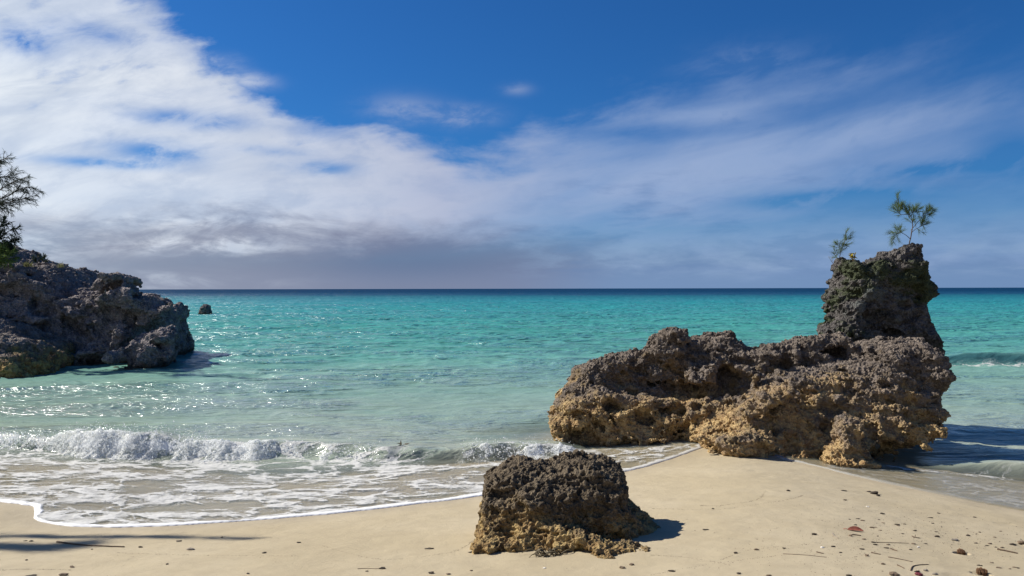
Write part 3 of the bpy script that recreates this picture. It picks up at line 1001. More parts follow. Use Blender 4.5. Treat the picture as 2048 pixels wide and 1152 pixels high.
rock = make_rock('front_rock', [
    Layer([(958, 1060), (957, 1012), (962, 966), (975, 944), (1010, 933), (1035, 922), (1062, 926), (1100, 933), (1132, 921), (1190, 917), (1212, 924), (1243, 945), (1254, 968), (1250, 1008),
           (1240, 1060)], 5.75, .42, .26, kz=.28, z0=.85, pw=2.6),
    Layer([(938, 1150), (945, 1078), (952, 1048), (1000, 1030), (1100, 1030), (1240, 1000), (1270, 1020), (1300, 1050), (1348, 1092), (1360, 1150)], 5.70, .42, .16, kz=.42, z0=.55),
    Ball(1005, 1090, 5.28, (.30, .17, .085), .1), Ball(1060, 1060, 5.35, (.15, .12, .09)), Ball(1130, 1070, 5.28, (.12, .12, .07), -.2), Ball(1185, 1090, 5.16, (.22, .16, .095), -.45), Ball(1130, 1098, 5.2, (.16, .14, .07)),
    Ball(1245, 1108, 5.06, (.17, .12, .085), -.35), Ball(1282, 1118, 5.00, (.11, .09, .07), -.3), Ball(1205, 1118, 4.98, (.10, .09, .065), -.5), Ball(1225, 1134, 4.88, (.09, .08, .055), -.5)],
    [Ball(1008, 990, 5.36, (.10, .13, .036), .15), Ball(985, 999, 5.38, (.05, .1, .022), .3), Ball(1180, 1035, 5.24, (.22, .10, .055), .3), Ball(1120, 975, 5.28, (.10, .06, .05), .7),
     Ball(1225, 1070, 5.22, (.14, .08, .06), -.5), Ball(1095, 920, 5.5, (.06, .4, .03))],
    .026, 2, m_front, 11, low=(.055, 3.0), mid=(.045, 7), strata=(.008, 40, .2), knob=(.0170, 40), pit=(.018, 24), k=.045, zmin=.30, zk=(.60, .85, .55), flute=(.015, 14, .3))
tag(rock, 'knobbly brown boulder alone on the sand in front of the long rock', 'rock', 'limestone rocks of the beach')

big = make_rock('beach_rock', [
    Layer([(1120, 870), (1112, 800), (1124, 772), (1160, 735), (1205, 712), (1240, 708), (1298, 692), (1303, 672), (1335, 657), (1362, 660), (1374, 676), (1400, 678), (1438, 664), (1470, 668), (1494, 692),
           (1508, 720), (1520, 800), (1480, 880), (1300, 900), (1150, 890)], 11.75, .42, .20, kz=.18, Tb=.7),
    Layer([(1102, 850), (1112, 835), (1128, 800), (1200, 772), (1300, 790), (1440, 802), (1480, 830), (1470, 930), (1395, 935), (1330, 935), (1240, 935), (1160, 925), (1128, 900), (1103, 866)], 11.25, .50, .10, kz=.22, Tb=.8, pw=3),
    Layer([(1392, 888), (1398, 868), (1440, 846), (1482, 816), (1530, 768), (1570, 748), (1640, 736), (1730, 717), (1742, 700), (1765, 688), (1800, 680), (1850, 679), (1872, 690), (1892, 728), (1893, 756), (1880, 790),
           (1886, 830), (1866, 864), (1836, 893), (1795, 905), (1775, 960), (1690, 960), (1560, 958), (1430, 955), (1396, 905)], 10.15, .62, .26, kz=.70, Tb=.9, z0=.2, kx=-.06, adj=.35),
    Layer([(1485, 760), (1503, 702), (1550, 690), (1600, 686), (1640, 673), (1682, 668), (1704, 690), (1735, 706), (1745, 740), (1700, 820), (1500, 820)], 11.5, .45, .14),
    Layer([(1300, 735), (1306, 690), (1318, 664), (1345, 656), (1368, 664), (1372, 690), (1365, 740)], 11.45, .24, .10, kz=.2),
    Layer([(1405, 745), (1412, 690), (1440, 666), (1468, 668), (1492, 694), (1500, 740)], 11.4, .26, .12, kz=.2),
    Layer([(1352, 770), (1378, 735), (1420, 722), (1440, 735), (1445, 800), (1355, 800)], 10.95, .22, .09, kz=.5),
    Layer([(1455, 765), (1470, 740), (1500, 735), (1520, 750), (1500, 800), (1460, 800)], 10.72, .14, .06),
    Layer([(1630, 960), (1668, 884), (1678, 832), (1700, 822), (1722, 850), (1735, 900), (1762, 960)], 9.42, .22, .10, kz=.35, z0=.3),
    Ball(1715, 935, 9.32, (.28, .2, .12)), Ball(1470, 890, 9.55, (.42, .24, .15)), Ball(1560, 790, 9.95, (.50, .2, .10), .5),
], [
    Ball(1408, 782, 11.0, (.46, .65, .15), .05), Ball(1462, 758, 11.05, (.25, .65, .24), .6), Ball(1310, 780, 11.0, (.36, .45, .05), .1), Ball(1250, 735, 11.2, (.34, .25, .04), -.35), Ball(1290, 758, 11.0, (.46, .24, .045), -.18), Ball(1300, 735, 11.1, (.22, .3, .05), .1),
    Ball(1392, 700, 11.2, (.07, .35, .14), .1), Ball(1692, 706, 10.85, (.26, .55, .12), 0), Ball(1222, 832, 10.75, (.06, .26, .13), .5), Ball(1205, 858, 10.66, (.30, .20, .05), -.75),
    Ball(1610, 880, 9.22, (.20, .14, .34), .6), Ball(1800, 918, 9.45, (.32, .8, .17)), Ball(1800, 862, 9.25, (.22, .18, .15), -.3), Ball(1290, 850, 10.62, (.13, .14, .18), .3), Ball(1640, 790, 9.6, (.5, .14, .05), .45),
    Ball(1580, 715, 11.0, (.10, .2, .07), .5), Ball(1500, 800, 10.2, (.30, .14, .05), .75),
], .036, 2, m_big, 23, low=(.07, 1.8), mid=(.095, 4.2), strata=(.030, 24, .30), knob=(.0190, 27), pit=(.022, 14), k=.045, zmin=-.45, warp=.02, zk=(.30, 1.0, .35), flute=(.040, 8, -.55))
tag(big, 'long jagged grey and ochre rock lying where the sand meets the water', 'rock', 'limestone rocks of the beach')

stack = make_rock('sea_stack', [
    Layer([(1676, 552), (1684, 528), (1692, 514), (1703, 519), (1722, 527), (1748, 520), (1774, 508), (1790, 494), (1812, 486), (1834, 490), (1845, 512), (1846, 540), (1852, 562), (1872, 582), (1868, 592), (1850, 606),
           (1848, 622), (1866, 642), (1876, 667), (1880, 715), (1876, 760), (1858, 815), (1828, 870), (1818, 930), (1690, 930), (1676, 800), (1664, 700), (1648, 664), (1656, 644), (1668, 630), (1660, 614),
           (1662, 592), (1674, 574)], 12.6, .56, .30, kz=.02, z0=1.2, pw=2.0)],
    [Ball(1740, 632, 11.95, (.75, .22, .06), .2), Ball(1700, 590, 11.9, (.40, .18, .05), .35), Ball(1780, 668, 11.95, (.6, .2, .07), -.1), Ball(1740, 508, 12.3, (.25, .6, .06), .2), Ball(1878, 616, 12.4, (.13, .7, .055), 0), Ball(1636, 629, 12.4, (.14, .7, .045), -.2), Ball(1866, 545, 12.4, (.07, .6, .14), 0)],
    .038, 2, m_stack, 37, low=(.06, 2.0), mid=(.090, 4.0), strata=(.030, 14, .6), knob=(.021, 18), pit=(.026, 10), k=.06, zmin=-.8, warp=.02, flute=(.05, 7, .25))
tag(stack, 'tall dark rock stack crowned with small saplings behind the long rock', 'rock', 'limestone rocks of the beach')

cliff = make_rock('rocky_headland', [
    Layer([(-520, 330), (-260, 400), (-100, 452), (-10, 490), (22, 500), (40, 514), (62, 529), (100, 533), (140, 534), (170, 548), (186, 562), (196, 580), (300, 592), (314, 602), (344, 609), (350, 616),
           (342, 640), (348, 660), (345, 700), (340, 780), (130, 780), (-520, 790)], 25.0, 2.0, .45, kz=.30, Tb=3, kx=.12, z0=.5, pw=2.6, adj=.5),
    Layer([(190, 582), (198, 560), (228, 552), (240, 556), (236, 590)], 24.0, .7, .16), Layer([(226, 580), (236, 558), (262, 557), (272, 570), (281, 586), (284, 604), (228, 600)], 24.2, .6, .16),
    Layer([(190, 606), (205, 577), (240, 567), (262, 574), (268, 592), (250, 612), (200, 614)], 23.3, .6, .2),
    Layer([(280, 620), (284, 592), (304, 590), (313, 604), (343, 607), (352, 614), (346, 640), (290, 650)], 24.0, .7, .14),
    Layer([(254, 725), (262, 692), (296, 668), (328, 650), (344, 642), (360, 643), (366, 670), (379, 688), (377, 702), (352, 714), (345, 780), (258, 780)], 23.0, .8, .2, adj=.6),
], [Ball(200, 724, 22.6, (1.3, 1.0, .24)), Ball(150, 600, 22.5, (.9, .5, .16), .2), Ball(235, 640, 22.5, (.8, .5, .16), -.2), Ball(95, 560, 22.9, (.9, .4, .12), .1), Ball(250, 655, 22.6, (.5, .5, .3), .5), Ball(330, 628, 23.6, (.3, .6, .12), .3)],
    .11, 2, m_cliff, 51, low=(.16, .7), mid=(.21, 1.6), strata=(.09, 7.5, .6), knob=(.034, 8), pit=(.055, 4.2), k=.12, zmin=-1.0, warp=.04, flute=(.07, 4, -.3))
tag(cliff, 'dark craggy rock headland in shade running into the water on the left', 'rock', 'limestone rocks of the beach')
shorer = make_rock('shore_boulder', [
    Layer([(-420, 620), (-100, 632), (30, 648), (75, 668), (112, 692), (132, 718), (122, 745), (90, 800), (-420, 820)], 21.6, 1.5, .5, kz=.55, Tb=2.2, adj=.5),
    Layer([(-300, 600), (10, 640), (60, 655), (70, 700), (-300, 720)], 22.4, 1.0, .35, kz=.3)],
    [Ball(95, 690, 20.1, (.5, .4, .12), .2), Ball(20, 690, 20.4, (.8, .4, .12), -.1)],
    .11, 2, m_cliff2, 63, low=(.16, .8), mid=(.22, 1.8), strata=(.05, 9, .5), knob=(.034, 9), pit=(.05, 5), k=.12, zmin=-1.0, warp=.05)
tag(shorer, 'lower brown and olive boulder at the foot of the dark headland', 'rock', 'limestone rocks of the beach')

far = make_rock('offshore_rock', [Layer([(399, 650), (400, 621), (404, 614), (410, 608), (420, 610), (423, 619), (426, 650)], 71, .6, .25, pw=2)], [],
                .08, 2, m_cliff, 71, low=(.08, 1.2), mid=(.12, 2.4), strata=(.03, 8, .3), knob=(.06, 7), pit=(.05, 5), k=.1, zmin=-.8)
tag(far, 'small dark rock standing by itself far out in the turquoise water', 'rock', 'limestone rocks of the beach')

# ------------------------------------------------------------------ plants
m_bark = simple('bark', (.10, .075, .055), .85, .4, 20)
m_twig = simple('dry_twig', (.11, .075, .05), .85, .4, 60)
m_dead = simple('dead_stem', (.28, .24, .19), .85, .3, 60)


def leaf_mat(name, col, var=.5, trans=.35):
    m_, t = mat(name)
    pos = t.n('ShaderNodeNewGeometry').outputs['Position']
    n = t.noise(pos, 14, 3, .6)
    c_ = t.mix(t.ss(n, .3, .7), tuple(q * (1 - var) for q in col), tuple(q * (1 + var) for q in col))
    d_ = t.n('ShaderNodeBsdfDiffuse', {'Color': c_})
    l_ = t.n('ShaderNodeBsdfTranslucent', {'Color': c_})
    finish(t, t.n('ShaderNodeMixShader', {0: trans, 1: d_.outputs[0], 2: l_.outputs[0]}).outputs[0])
    return m_


m_need = leaf_mat('needles', (.130, .180, .066))
m_need_d = leaf_mat('needles_dark', (.045, .060, .035))
m_shrub = leaf_mat('shrub_leaf', (.12, .165, .050))
m_yellow = leaf_mat('yellow_leaf', (.42, .33, .04))
m_grass = leaf_mat('dry_grass', (.20, .20, .09))


class MB:
    def __init__(s):
        s.v, s.f, s.n = [], [], 0

    def addm(s, v, f):
        v = np.asarray(v, float); s.v.append(v); s.f += [tuple(int(i) + s.n for i in q) for q in f]; s.n += len(v)

    def tube(s, path, radii, k=6):
        path = np.asarray(path, float); n = len(path)
        radii = np.broadcast_to(np.asarray(radii, float), (n,)) if np.ndim(radii) else np.full(n, radii)
        v = []; ref = np.array([.31, .52, .79])
        for i in range(n):
            tg = path[min(i + 1, n - 1)] - path[max(i - 1, 0)]; tg = tg / (np.linalg.norm(tg) + 1e-9)
            a = np.cross(tg, ref); a /= np.linalg.norm(a) + 1e-9; b = np.cross(tg, a)
            for j in range(k):
                q = 2 * math.pi * j / k
                v.append(path[i] + radii[i] * (math.cos(q) * a + math.sin(q) * b))
        f = [(i * k + j, i * k + (j + 1) % k, (i + 1) * k + (j + 1) % k, (i + 1) * k + j) for i in range(n - 1) for j in range(k)]
        f += [tuple(range(k))[::-1], tuple(range((n - 1) * k, n * k))]
        s.addm(v, f)

    def blade(s, p, d, ln, wd, droop, rs):
        """a slender leaf or needle bending under its weight"""
        d = d / (np.linalg.norm(d) + 1e-9)
        sd_ = np.cross(d, rs.normal(size=3)); sd_ /= np.linalg.norm(sd_) + 1e-9
        m1 = p + d * ln * .5 - np.array([0, 0, droop * ln * .25]); m2 = p + d * ln - np.array([0, 0, droop * ln])
        s.addm([p - sd_ * wd * .5, p + sd_ * wd * .5, m1 + sd_ * wd * .5, m1 - sd_ * wd * .5, m2], [(0, 1, 2, 3), (3, 2, 4)])

    def obj(s, name, m_, parent=None, smooth=True):
        return mesh_obj(name, np.concatenate(s.v), s.f, m_, parent, smooth)


def path3(pts, y, jit=0, rs=None):
    q = [P(a, b, y) for a, b in pts]
    q = smooth_line(q, 4)
    if rs is not None:
        q = q + np.cumsum(rs.normal(0, jit, q.shape), 0) * np.array([.3, 1, .3])
    return q


def casuarina(name, stems, y, label, needles=900, ln=.2, wd=.004, rad0=.012, droop=.25, mat_=None, seed=0, spread=.75, group=None, start=.45, up=.0):
    """sapling of needle twigs: stems are pixel paths, the first the main stem"""
    rs = np.random.default_rng(seed)
    root = empty(name, P(*stems[0][0], y)); root.location = P(*stems[0][0], y)
    st, nd = MB(), MB()
    o = np.array(root.location)
    tot = sum(len(q) for q in stems)
    for i, s_ in enumerate(stems):
        p_ = path3(s_, y, .008, rs) - o
        r0 = rad0 * (1 if i == 0 else .6)
        st.tube(p_, np.linspace(r0, r0 * .25, len(p_)), 5)
        ntw = max(4, int(needles / 34 * len(s_) / tot))
        for _ in range(ntw):
            u = 1 - (1 - start) * rs.random() ** 1.1
            q = u * (len(p_) - 1); a = int(min(q, len(p_) - 2)); b = q - a
            c_ = p_[a] * (1 - b) + p_[a + 1] * b
            tg = p_[a + 1] - p_[a]; tg /= np.linalg.norm(tg) + 1e-9
            d_ = tg + rs.normal(0, .75, 3) + np.array([.15, 0, .35 + up]); d_ /= np.linalg.norm(d_)
            L = ln * rs.uniform(.3, 1.0)
            tp_ = np.array([c_, c_ + d_ * L * .5 + rs.normal(0, .006, 3), c_ + d_ * L])
            st.tube(tp_, [r0 * .30, r0 * .22, r0 * .12], 4)
            for _k in range(34):
                w_ = rs.random() ** .7
                e_ = tp_[0] * (1 - w_) + tp_[2] * w_
                nd.blade(e_, d_ + rs.normal(0, spread, 3) + np.array([.1, 0, .1]), ln * rs.uniform(.25, .75), wd, droop * rs.uniform(.2, 1.3), rs)
    st.obj('stem', m_bark, root); nd.obj('needles', mat_ or m_need, root)
    tag(root, label, 'sapling', group)
    return root


G_SAP = 'feathery saplings growing on the rocks'
casuarina('pine_sapling', [[(1816, 495), (1820, 470), (1823, 448), (1818, 430), (1806, 418), (1794, 403)], [(1822, 460), (1834, 446), (1846, 434), (1858, 422)], [(1820, 478), (1806, 468), (1796, 466), (1788, 474)],
                           [(1822, 468), (1832, 458), (1842, 452), (1846, 444)], [(1819, 434), (1826, 426), (1834, 420)], [(1815, 428), (1800, 428), (1795, 420)]], 12.45,
          'tallest feathery sapling, on the top peak of the rock stack', 3600, .18, .0026, .010, .10, seed=3, spread=.5, group=G_SAP, start=.40)
casuarina('pine_sapling', [[(1677, 525), (1681, 505), (1686, 485), (1690, 460)], [(1682, 505), (1675, 496), (1672, 488)], [(1685, 490), (1692, 480), (1697, 474)], [(1678, 518), (1670, 512), (1668, 505)]], 12.5,
          'slim feathery sapling on the lower left shoulder of the rock stack', 1300, .15, .0024, .007, .10, seed=4, spread=.5, group=G_SAP, start=.30)
casuarina('pine_sapling', [[(77, 534), (76, 518), (75, 503)], [(76, 524), (83, 518), (88, 516)], [(77, 526), (70, 520), (67, 516)], [(77, 528), (84, 524), (89, 523)]], 24.6,
          'tiny grey-green sapling on the crest of the dark headland', 170, .20, .008, .012, .1, m_need_d, 5, .5, G_SAP, .2)
# thin dead stem and yellow sprout on the stack
mb = MB(); rs = np.random.default_rng(9)
o = P(1671, 534, 12.45)
mb.tube(path3([(1671, 534), (1664, 524), (1657, 513)], 12.45) - o, np.linspace(.005, .002, 9), 5); mb.tube(path3([(1666, 527), (1664, 518), (1665, 512)], 12.45) - o, .002, 4)
tw = mb.obj('dead_twig', m_dead); tw.location = o
tag(tw, 'thin bare dead twig leaning out left of the slim sapling on the stack', 'twig')
o = P(1706, 524, 12.3)
root = empty('yellow_sprout', o)
mb = MB(); lf = MB()
for i in range(5):
    a = rs.uniform(-1, 1); q = np.array([[0, 0, -.03], [.02 * a, 0, .05], [.045 * a, .01, rs.uniform(.08, .16)]])
    mb.tube(q, [.004, .003, .002], 5)
    for j in range(6):
        lf.blade(q[1] + (q[2] - q[1]) * rs.random(), rs.normal(0, 1, 3) + np.array([0, 0, .4]), .055, .022, .2, rs)
mb.obj('stem', m_twig, root); lf.obj('leaves', m_yellow, root)
tag(root, 'small yellow-leaved sprout on top of the rock stack between the saplings', 'plant')


def tuft(name, px, py, y, n, ln, label, m_, wd=.01, seed=1):
    rs = np.random.default_rng(seed); mb = MB()
    for i in range(n):
        d_ = rs.normal(0, .55, 3) + np.array([0, 0, 1.0])
        mb.blade(rs.normal(0, .06, 3) * np.array([1, 1, .3]), d_, ln * rs.uniform(.5, 1.2), wd, .2, rs)
    o_ = mb.obj(name, m_); o_.location = P(px, py, y)
    return tag(o_, label, 'grass')


tuft('grass_tuft', 121, 535, 24.6, 40, .24, 'sparse dry grass tuft on the crest of the headland right of the tiny sapling', m_grass, .010, 2)
tuft('grass_tuft', 55, 533, 24.4, 90, .22, 'low olive grass patch on the headland crest left of the tiny sapling', m_grass, .014, 3)


# trees on the left bank
def bough(st, nd, pts, y, r0, rs, n_tw, nl, ln, wd, droop, twig=.5, y1=None):
    p_ = np.array([P(a, b, y + ((y1 - y) * i / (len(pts) - 1) if y1 else 0)) for i, (a, b) in enumerate(pts)])
    p_ = smooth_line(p_, 4)
    st.tube(p_, np.linspace(r0, r0 * .25, len(p_)), 6)
    for _ in range(n_tw):
        q = (.15 + .85 * rs.random()) * (len(p_) - 1); a = int(min(q, len(p_) - 2)); b = q - a
        c_ = p_[a] * (1 - b) + p_[a + 1] * b
        tg = p_[a + 1] - p_[a]; tg /= np.linalg.norm(tg) + 1e-9
        d_ = tg * .9 + rs.normal(0, .55, 3); d_ /= np.linalg.norm(d_)
        L = twig * rs.uniform(.4, 1.1)
        tp_ = np.array([c_, c_ + d_ * L * .5, c_ + d_ * L - np.array([0, 0, .10 * L])])
        st.tube(tp_, [r0 * .25, r0 * .18, r0 * .1], 4)
        for _k in range(nl):
            u = rs.random() ** .7
            e_ = tp_[0] * (1 - u) + tp_[2] * u
            nd.blade(e_, d_ * .9 + rs.normal(0, .6, 3), ln * rs.uniform(.5, 1.1), wd, droop, rs)


def tree(name, base, trunk, boughs, label, seed, m_leaf, tr_r=.16, cat='tree', **kw):
    rs = np.random.default_rng(seed)
    root = empty(name, base)
    tk, st, nd = MB(), MB(), MB()
    tp_ = smooth_line(np.array(trunk), 5)
    tk.tube(tp_, np.linspace(tr_r, tr_r * .35, len(tp_)), 10)
    for bpts, y, y1 in boughs:
        bough(st, nd, bpts, y, kw.get('r0', .03), rs, kw.get('n_tw', 26), kw.get('nl', 16), kw.get('ln', .22), kw.get('wd', .010), kw.get('droop', .2), kw.get('twig', .5), y1)
    o_ = [tk.obj('trunk', m_bark), st.obj('branches', m_bark), nd.obj('crown', m_leaf)]
    for q in o_:
        q.data.transform(__import__('mathutils').Matrix.Translation(-Vector(base)))
        q.parent = root
    tag(root, label, cat)
    return root


b0 = P(-120, 520, 24.0)
tree('pine_tree', b0, [b0 - [0, 0, .4], b0 + [.1, 0, 1.0], b0 + [.3, .1, 2.4], b0 + [.3, .1, 4.2], b0 + [.5, .2, 6.0]],
     [([(-95, 430), (-40, 410), (10, 395), (40, 378), (62, 374)], 24.0, None), ([(-80, 440), (-20, 415), (20, 404), (50, 396)], 23.8, None), ([(-80, 420), (-30, 400), (15, 370), (48, 356)], 24.2, None),
      ([(-90, 390), (-50, 370), (-10, 356), (24, 351)], 24.0, None), ([(-100, 350), (-40, 335), (-12, 325), (14, 316)], 24.1, None), ([(-95, 420), (-40, 412), (-5, 410), (22, 411)], 23.6, None),
      ([(-100, 330), (-140, 300), (-190, 290)], 24.1, None), ([(-110, 400), (-160, 380), (-220, 370)], 24.0, None), ([(-95, 280), (-60, 250), (-40, 220)], 24.1, None), ([(-90, 230), (-120, 190), (-150, 180)], 24.1, None),
      ([(-85, 190), (-70, 150), (-60, 120)], 24.1, None)],
     'dark feathery tree leaning into the picture over the headland from the left edge', 15, m_need_d, .13, n_tw=34, nl=20, ln=.20, wd=.009, twig=.48)
b1 = P(-30, 520, 23.4)
tree('leafy_shrub', b1, [b1 - [0, 0, .2], b1 + [.05, 0, .3], b1 + [.15, 0, .7]],
     [([(-30, 500), (-5, 480), (12, 466), (32, 456)], 23.4, None), ([(-30, 500), (0, 490), (15, 485), (30, 478)], 23.3, None), ([(-30, 495), (-15, 470), (0, 455), (8, 446)], 23.5, None), ([(-30, 505), (0, 505), (12, 500), (24, 496)], 23.2, None)],
     'dark bushy shrub below the feathery tree at the left edge', 16, m_need_d, .05, 'shrub', n_tw=26, nl=16, ln=.17, wd=.016, twig=.32, r0=.02)
b2 = P(-20, 528, 22.6)
tree('leafy_shrub', b2, [b2 - [0, 0, .2], b2 + [.05, 0, .2], b2 + [.15, 0, .4]],
     [([(-30, 525), (-5, 515), (8, 508), (18, 503)], 22.6, None), ([(-30, 528), (-5, 522), (5, 519), (16, 517)], 22.5, None), ([(-30, 520), (-10, 508), (0, 500), (6, 494)], 22.7, None)],
     'bright green low shrub at the left edge on the headland slope', 17, m_shrub, .04, 'shrub', n_tw=20, nl=14, ln=.16, wd=.022, twig=.28, r0=.015)

# the tree on the left bank whose limb shades the sand (outside the frame)
rs = np.random.default_rng(77)
base = np.array([-9.2, 4.2, float(sand_z(np.array([-9.2]), np.array([4.2]))[0]) - .1])
root = empty('shade_tree', base)
tk, st, nd = MB(), MB(), MB()
tk.tube(smooth_line(np.array([[0, 0, 0], [.2, .1, 1.6], [.1, .2, 3.2], [.4, .2, 5.4], [.5, .2, 8.2]]), 5), np.linspace(.2, .06, 21), 10)
Sd = np.array(sd)


def shade(px, py, h):
    """limb point h metres over the sand whose shadow falls at photo pixel (px, py)"""
    g = ground(px, py)
    return g + Sd * (h / Sd[2])


limbs = [[(-160, 1082, 6.6), (0, 1073, 6.7), (100, 1074, 6.8), (190, 1074, 6.85), (280, 1073, 6.9), (380, 1075, 6.9), (480, 1077, 6.9)],
         [(-160, 1095, 6.5), (0, 1093, 6.5), (80, 1096, 6.6), (150, 1090, 6.6)]]
for li, L in enumerate(limbs):
    q = smooth_line(np.array([shade(*a) for a in L]) - base, 6)
    q0 = np.array([.4, .2, 5.2 + .3 * li])
    pth = np.vstack([smooth_line(np.array([q0, (q0 + q[0]) / 2 + [0, 0, .2], q[0]]), 4)[:-1], q])
    st.tube(pth, np.linspace(.045, .010, len(pth)), 6)
    for _ in range(120 if li == 0 else 190):
        u = rs.random() * (len(q) - 1); a = int(min(u, len(q) - 2)); c_ = q[a] + (q[a + 1] - q[a]) * (u - a)
        d_ = (q[a + 1] - q[a]); d_ /= np.linalg.norm(d_); d_ = d_ + rs.normal(0, .18, 3)
        for _k in range(5):
            nd.blade(c_ + rs.normal(0, .035 if li == 0 else .07, 3), d_ + rs.normal(0, .15, 3), .30 * rs.uniform(.5, 1.1), .010, .1, rs)
for _ in range(900):
    c_ = np.array([rs.normal(-.6, .9), rs.normal(-.4, .8), rs.uniform(6.0, 8.6)])
    for _k in range(4):
        nd.blade(c_, rs.normal(0, 1, 3), .3, .012, .3, rs)
tk.obj('trunk', m_bark, root); st.obj('branches', m_bark, root); nd.obj('crown', m_need, root)
tag(root, 'tree beyond the left edge whose limb throws streaks of shade on the sand', 'tree')

# ------------------------------------------------------------------ things washed up on the sand
m_peb = simple('pebble_dark', (.045, .033, .022), .8, .4, 60)
m_pebb = simple('pebble_brown', (.16, .115, .075), .8, .4, 60)
m_pebg = simple('pebble_grey', (.23, .20, .16), .8, .4, 60)
m_shell = simple('shell_white', (.72, .68, .60), .5, .12, 60)
m_red = simple('leaf_red', (.27, .085, .055), .55, .35, 40)
m_weed = simple('seaweed', (.11, .085, .045), .6, .45, 50)
m_pebc = simple('dent_dark', (.10, .050, .022), .8, .45, 90)  # dark brown of the pieces added inside the footprint dents
m_maroon = simple('maroon', (.13, .025, .03), .5, .3, 40)
MATS = {'d': m_peb, 'b': m_pebb, 'g': m_pebg, 'w': m_shell, 'm': m_maroon}
i1v, i1f = ico(2)


def pebble(px, py, size, mk, label, group=None, flat=.55, seed=0, name='pebble', cat='pebble', long=1.35):
    rs = np.random.default_rng(seed + int(px * 7 + py))
    g = ground(px, py)
    r = size / F * g[1] * .5
    d = fbm(i1v[:, 0] * 1.3 + seed, i1v[:, 1] * 1.3 + px, i1v[:, 2] * 1.3, 3, .55, seed)
    v = i1v * (1 + .75 * d[:, None]) * r * .72 * np.array([long * rs.uniform(.85, 1.15), rs.uniform(.8, 1.1), flat])
    a = rs.uniform(0, .6) - .3
    v = v @ np.array([[math.cos(a), math.sin(a), 0], [-math.sin(a), math.cos(a), 0], [0, 0, 1]])
    o_ = mesh_obj(name, v, i1f, MATS[mk])
    o_.location = g + np.array([0, 0, r * flat * .45])
    return tag(o_, label, cat, group)


def stick(pts, r, label, m_=None, group=None, name='stick', cat='stick', branch=None):
    q = np.array([ground(a, b) for a, b in pts])
    o = q[0].copy()
    q = smooth_line(q - o, 5)
    z_ = sand_z(q[:, 0] + o[0], q[:, 1] + o[1]) - o[2]
    q[:, 2] = z_ + r * .7
    mb = MB(); mb.tube(q, np.linspace(r, r * .55, len(q)), 6)
    if branch:
        i = int(len(q) * .45); mb.tube(np.array([q[i], q[i] + np.array([branch[0], branch[1], r * 2])]), [r * .7, r * .4], 5)
    o_ = mb.obj(name, m_ or m_twig); o_.location = o
    return tag(o_, label, cat, group)


def leaf(px, py, ln, wd, ang, m_, label, curl=.35, name='fallen_leaf'):
    g = ground(px, py); n = 10; v = []; f = []
    ln = ln / F * g[1]; wd = wd / F * g[1]
    for i in range(n + 1):
        u = i / n; w_ = wd * math.sin(math.pi * min(1, .03 + u * .97)) ** .75 * (1 - .2 * u)
        zc = .12 * ln * math.sin(u * math.pi) * curl
        for j in (-1, -.5, 0, .5, 1):
            v.append(((u - .5) * ln, j * w_, .006 + zc + abs(j) * w_ * .75))
    for i in range(n):
        for j in range(4):
            a = i * 5 + j; f.append((a, a + 1, a + 6, a + 5))
    mb = MB(); mb.addm(v, f); mb.addm(np.array(v) - [0, 0, .0022], [q[::-1] for q in f])
    mb.tube([(-.5 * ln, 0, .01), (-.62 * ln, .01 * ln, .012), (-.75 * ln, .03 * ln, .006)], .0022, 5)
    o_ = mb.obj(name, m_); o_.location = g; o_.rotation_euler = (rad(30), 0, ang)
    return tag(o_, label, 'leaf')


stick([(113, 1085), (150, 1090), (200, 1093), (248, 1095)], .0075, 'long thin dark stick lying across the streak of shade on the sand at left')
pebble(380, 1100, 15, 'g', 'largest pebble on the left part of the sand, grey-brown, right of the long stick', None)
pebble(357, 1083, 10, 'd', 'flat dark pebble just above the large grey-brown one', None, .35)
pebble(280, 1095, 8, 'd', 'dark round pebble just off the right end of the long stick', None)
pebble(62, 1083, 9, 'd', 'dark scrap in the shaded sand left of the long stick', None, .4, 0, 'scrap', 'scrap')
pebble(50, 1082, 6, 'd', 'smaller dark crumb touching the scrap in the shaded sand', None, .4, 0, 'scrap', 'scrap')
pebble(143, 1135, 10, 'b', 'brown pebble on the bare sand below the long stick', None)
pebble(52, 1121, 6, 'd', 'tiny dark pebble below the streak of shade near the left edge', None)
pebble(126, 1151, 16, 'b', 'brown clump cut by the bottom edge of the picture below the stick', None, .45, 3, 'weed_clump', 'seaweed')
pebble(62, 1152, 18, 'd', 'thin dark wrack line piece at the bottom left corner', None, .2, 3, 'weed_clump', 'seaweed')
pebble(333, 1129, 7, 'd', 'small dark pebble below the large grey-brown one', None)
pebble(443, 1075, 5, 'd', 'tiny dark pebble at the thin right end of the shade streak', None)
pebble(528, 1106, 9, 'd', 'dark flat pebble on open sand midway between stick and front boulder', None, .4)
pebble(596, 1086, 9, 'd', 'dark flat pebble nearest the wet foam edge left of the front boulder', None, .35)
pebble(495, 1148, 6, 'd', 'tiny dark pebble near the bottom edge left of the thin straw', None)
pebble(183, 1099, 4, 'd', 'speck of dark debris right under the middle of the long stick', None)
stick([(714, 1138), (735, 1137.6), (757, 1138)], .0022, 'thin straw beside the dark flat scrap near the bottom edge', m_twig, None, 'straw', 'straw')
pebble(764, 1138, 14, 'd', 'dark flat scrap at the right end of the thin straw', None, .4, 0, 'scrap', 'scrap')
pebble(733, 1143, 6, 'd', 'tiny dark scrap under the thin straw', None, .4, 0, 'scrap', 'scrap')
pebble(858, 1098, 12, 'd', 'dark slim scrap of weed on the sand left of the front boulder', None, .35, 1, 'scrap', 'scrap', 1.7)
pebble(943, 1105, 10, 'd', 'dark slim scrap just off the lower left foot of the front boulder', None, .35, 1, 'scrap', 'scrap', 1.7)
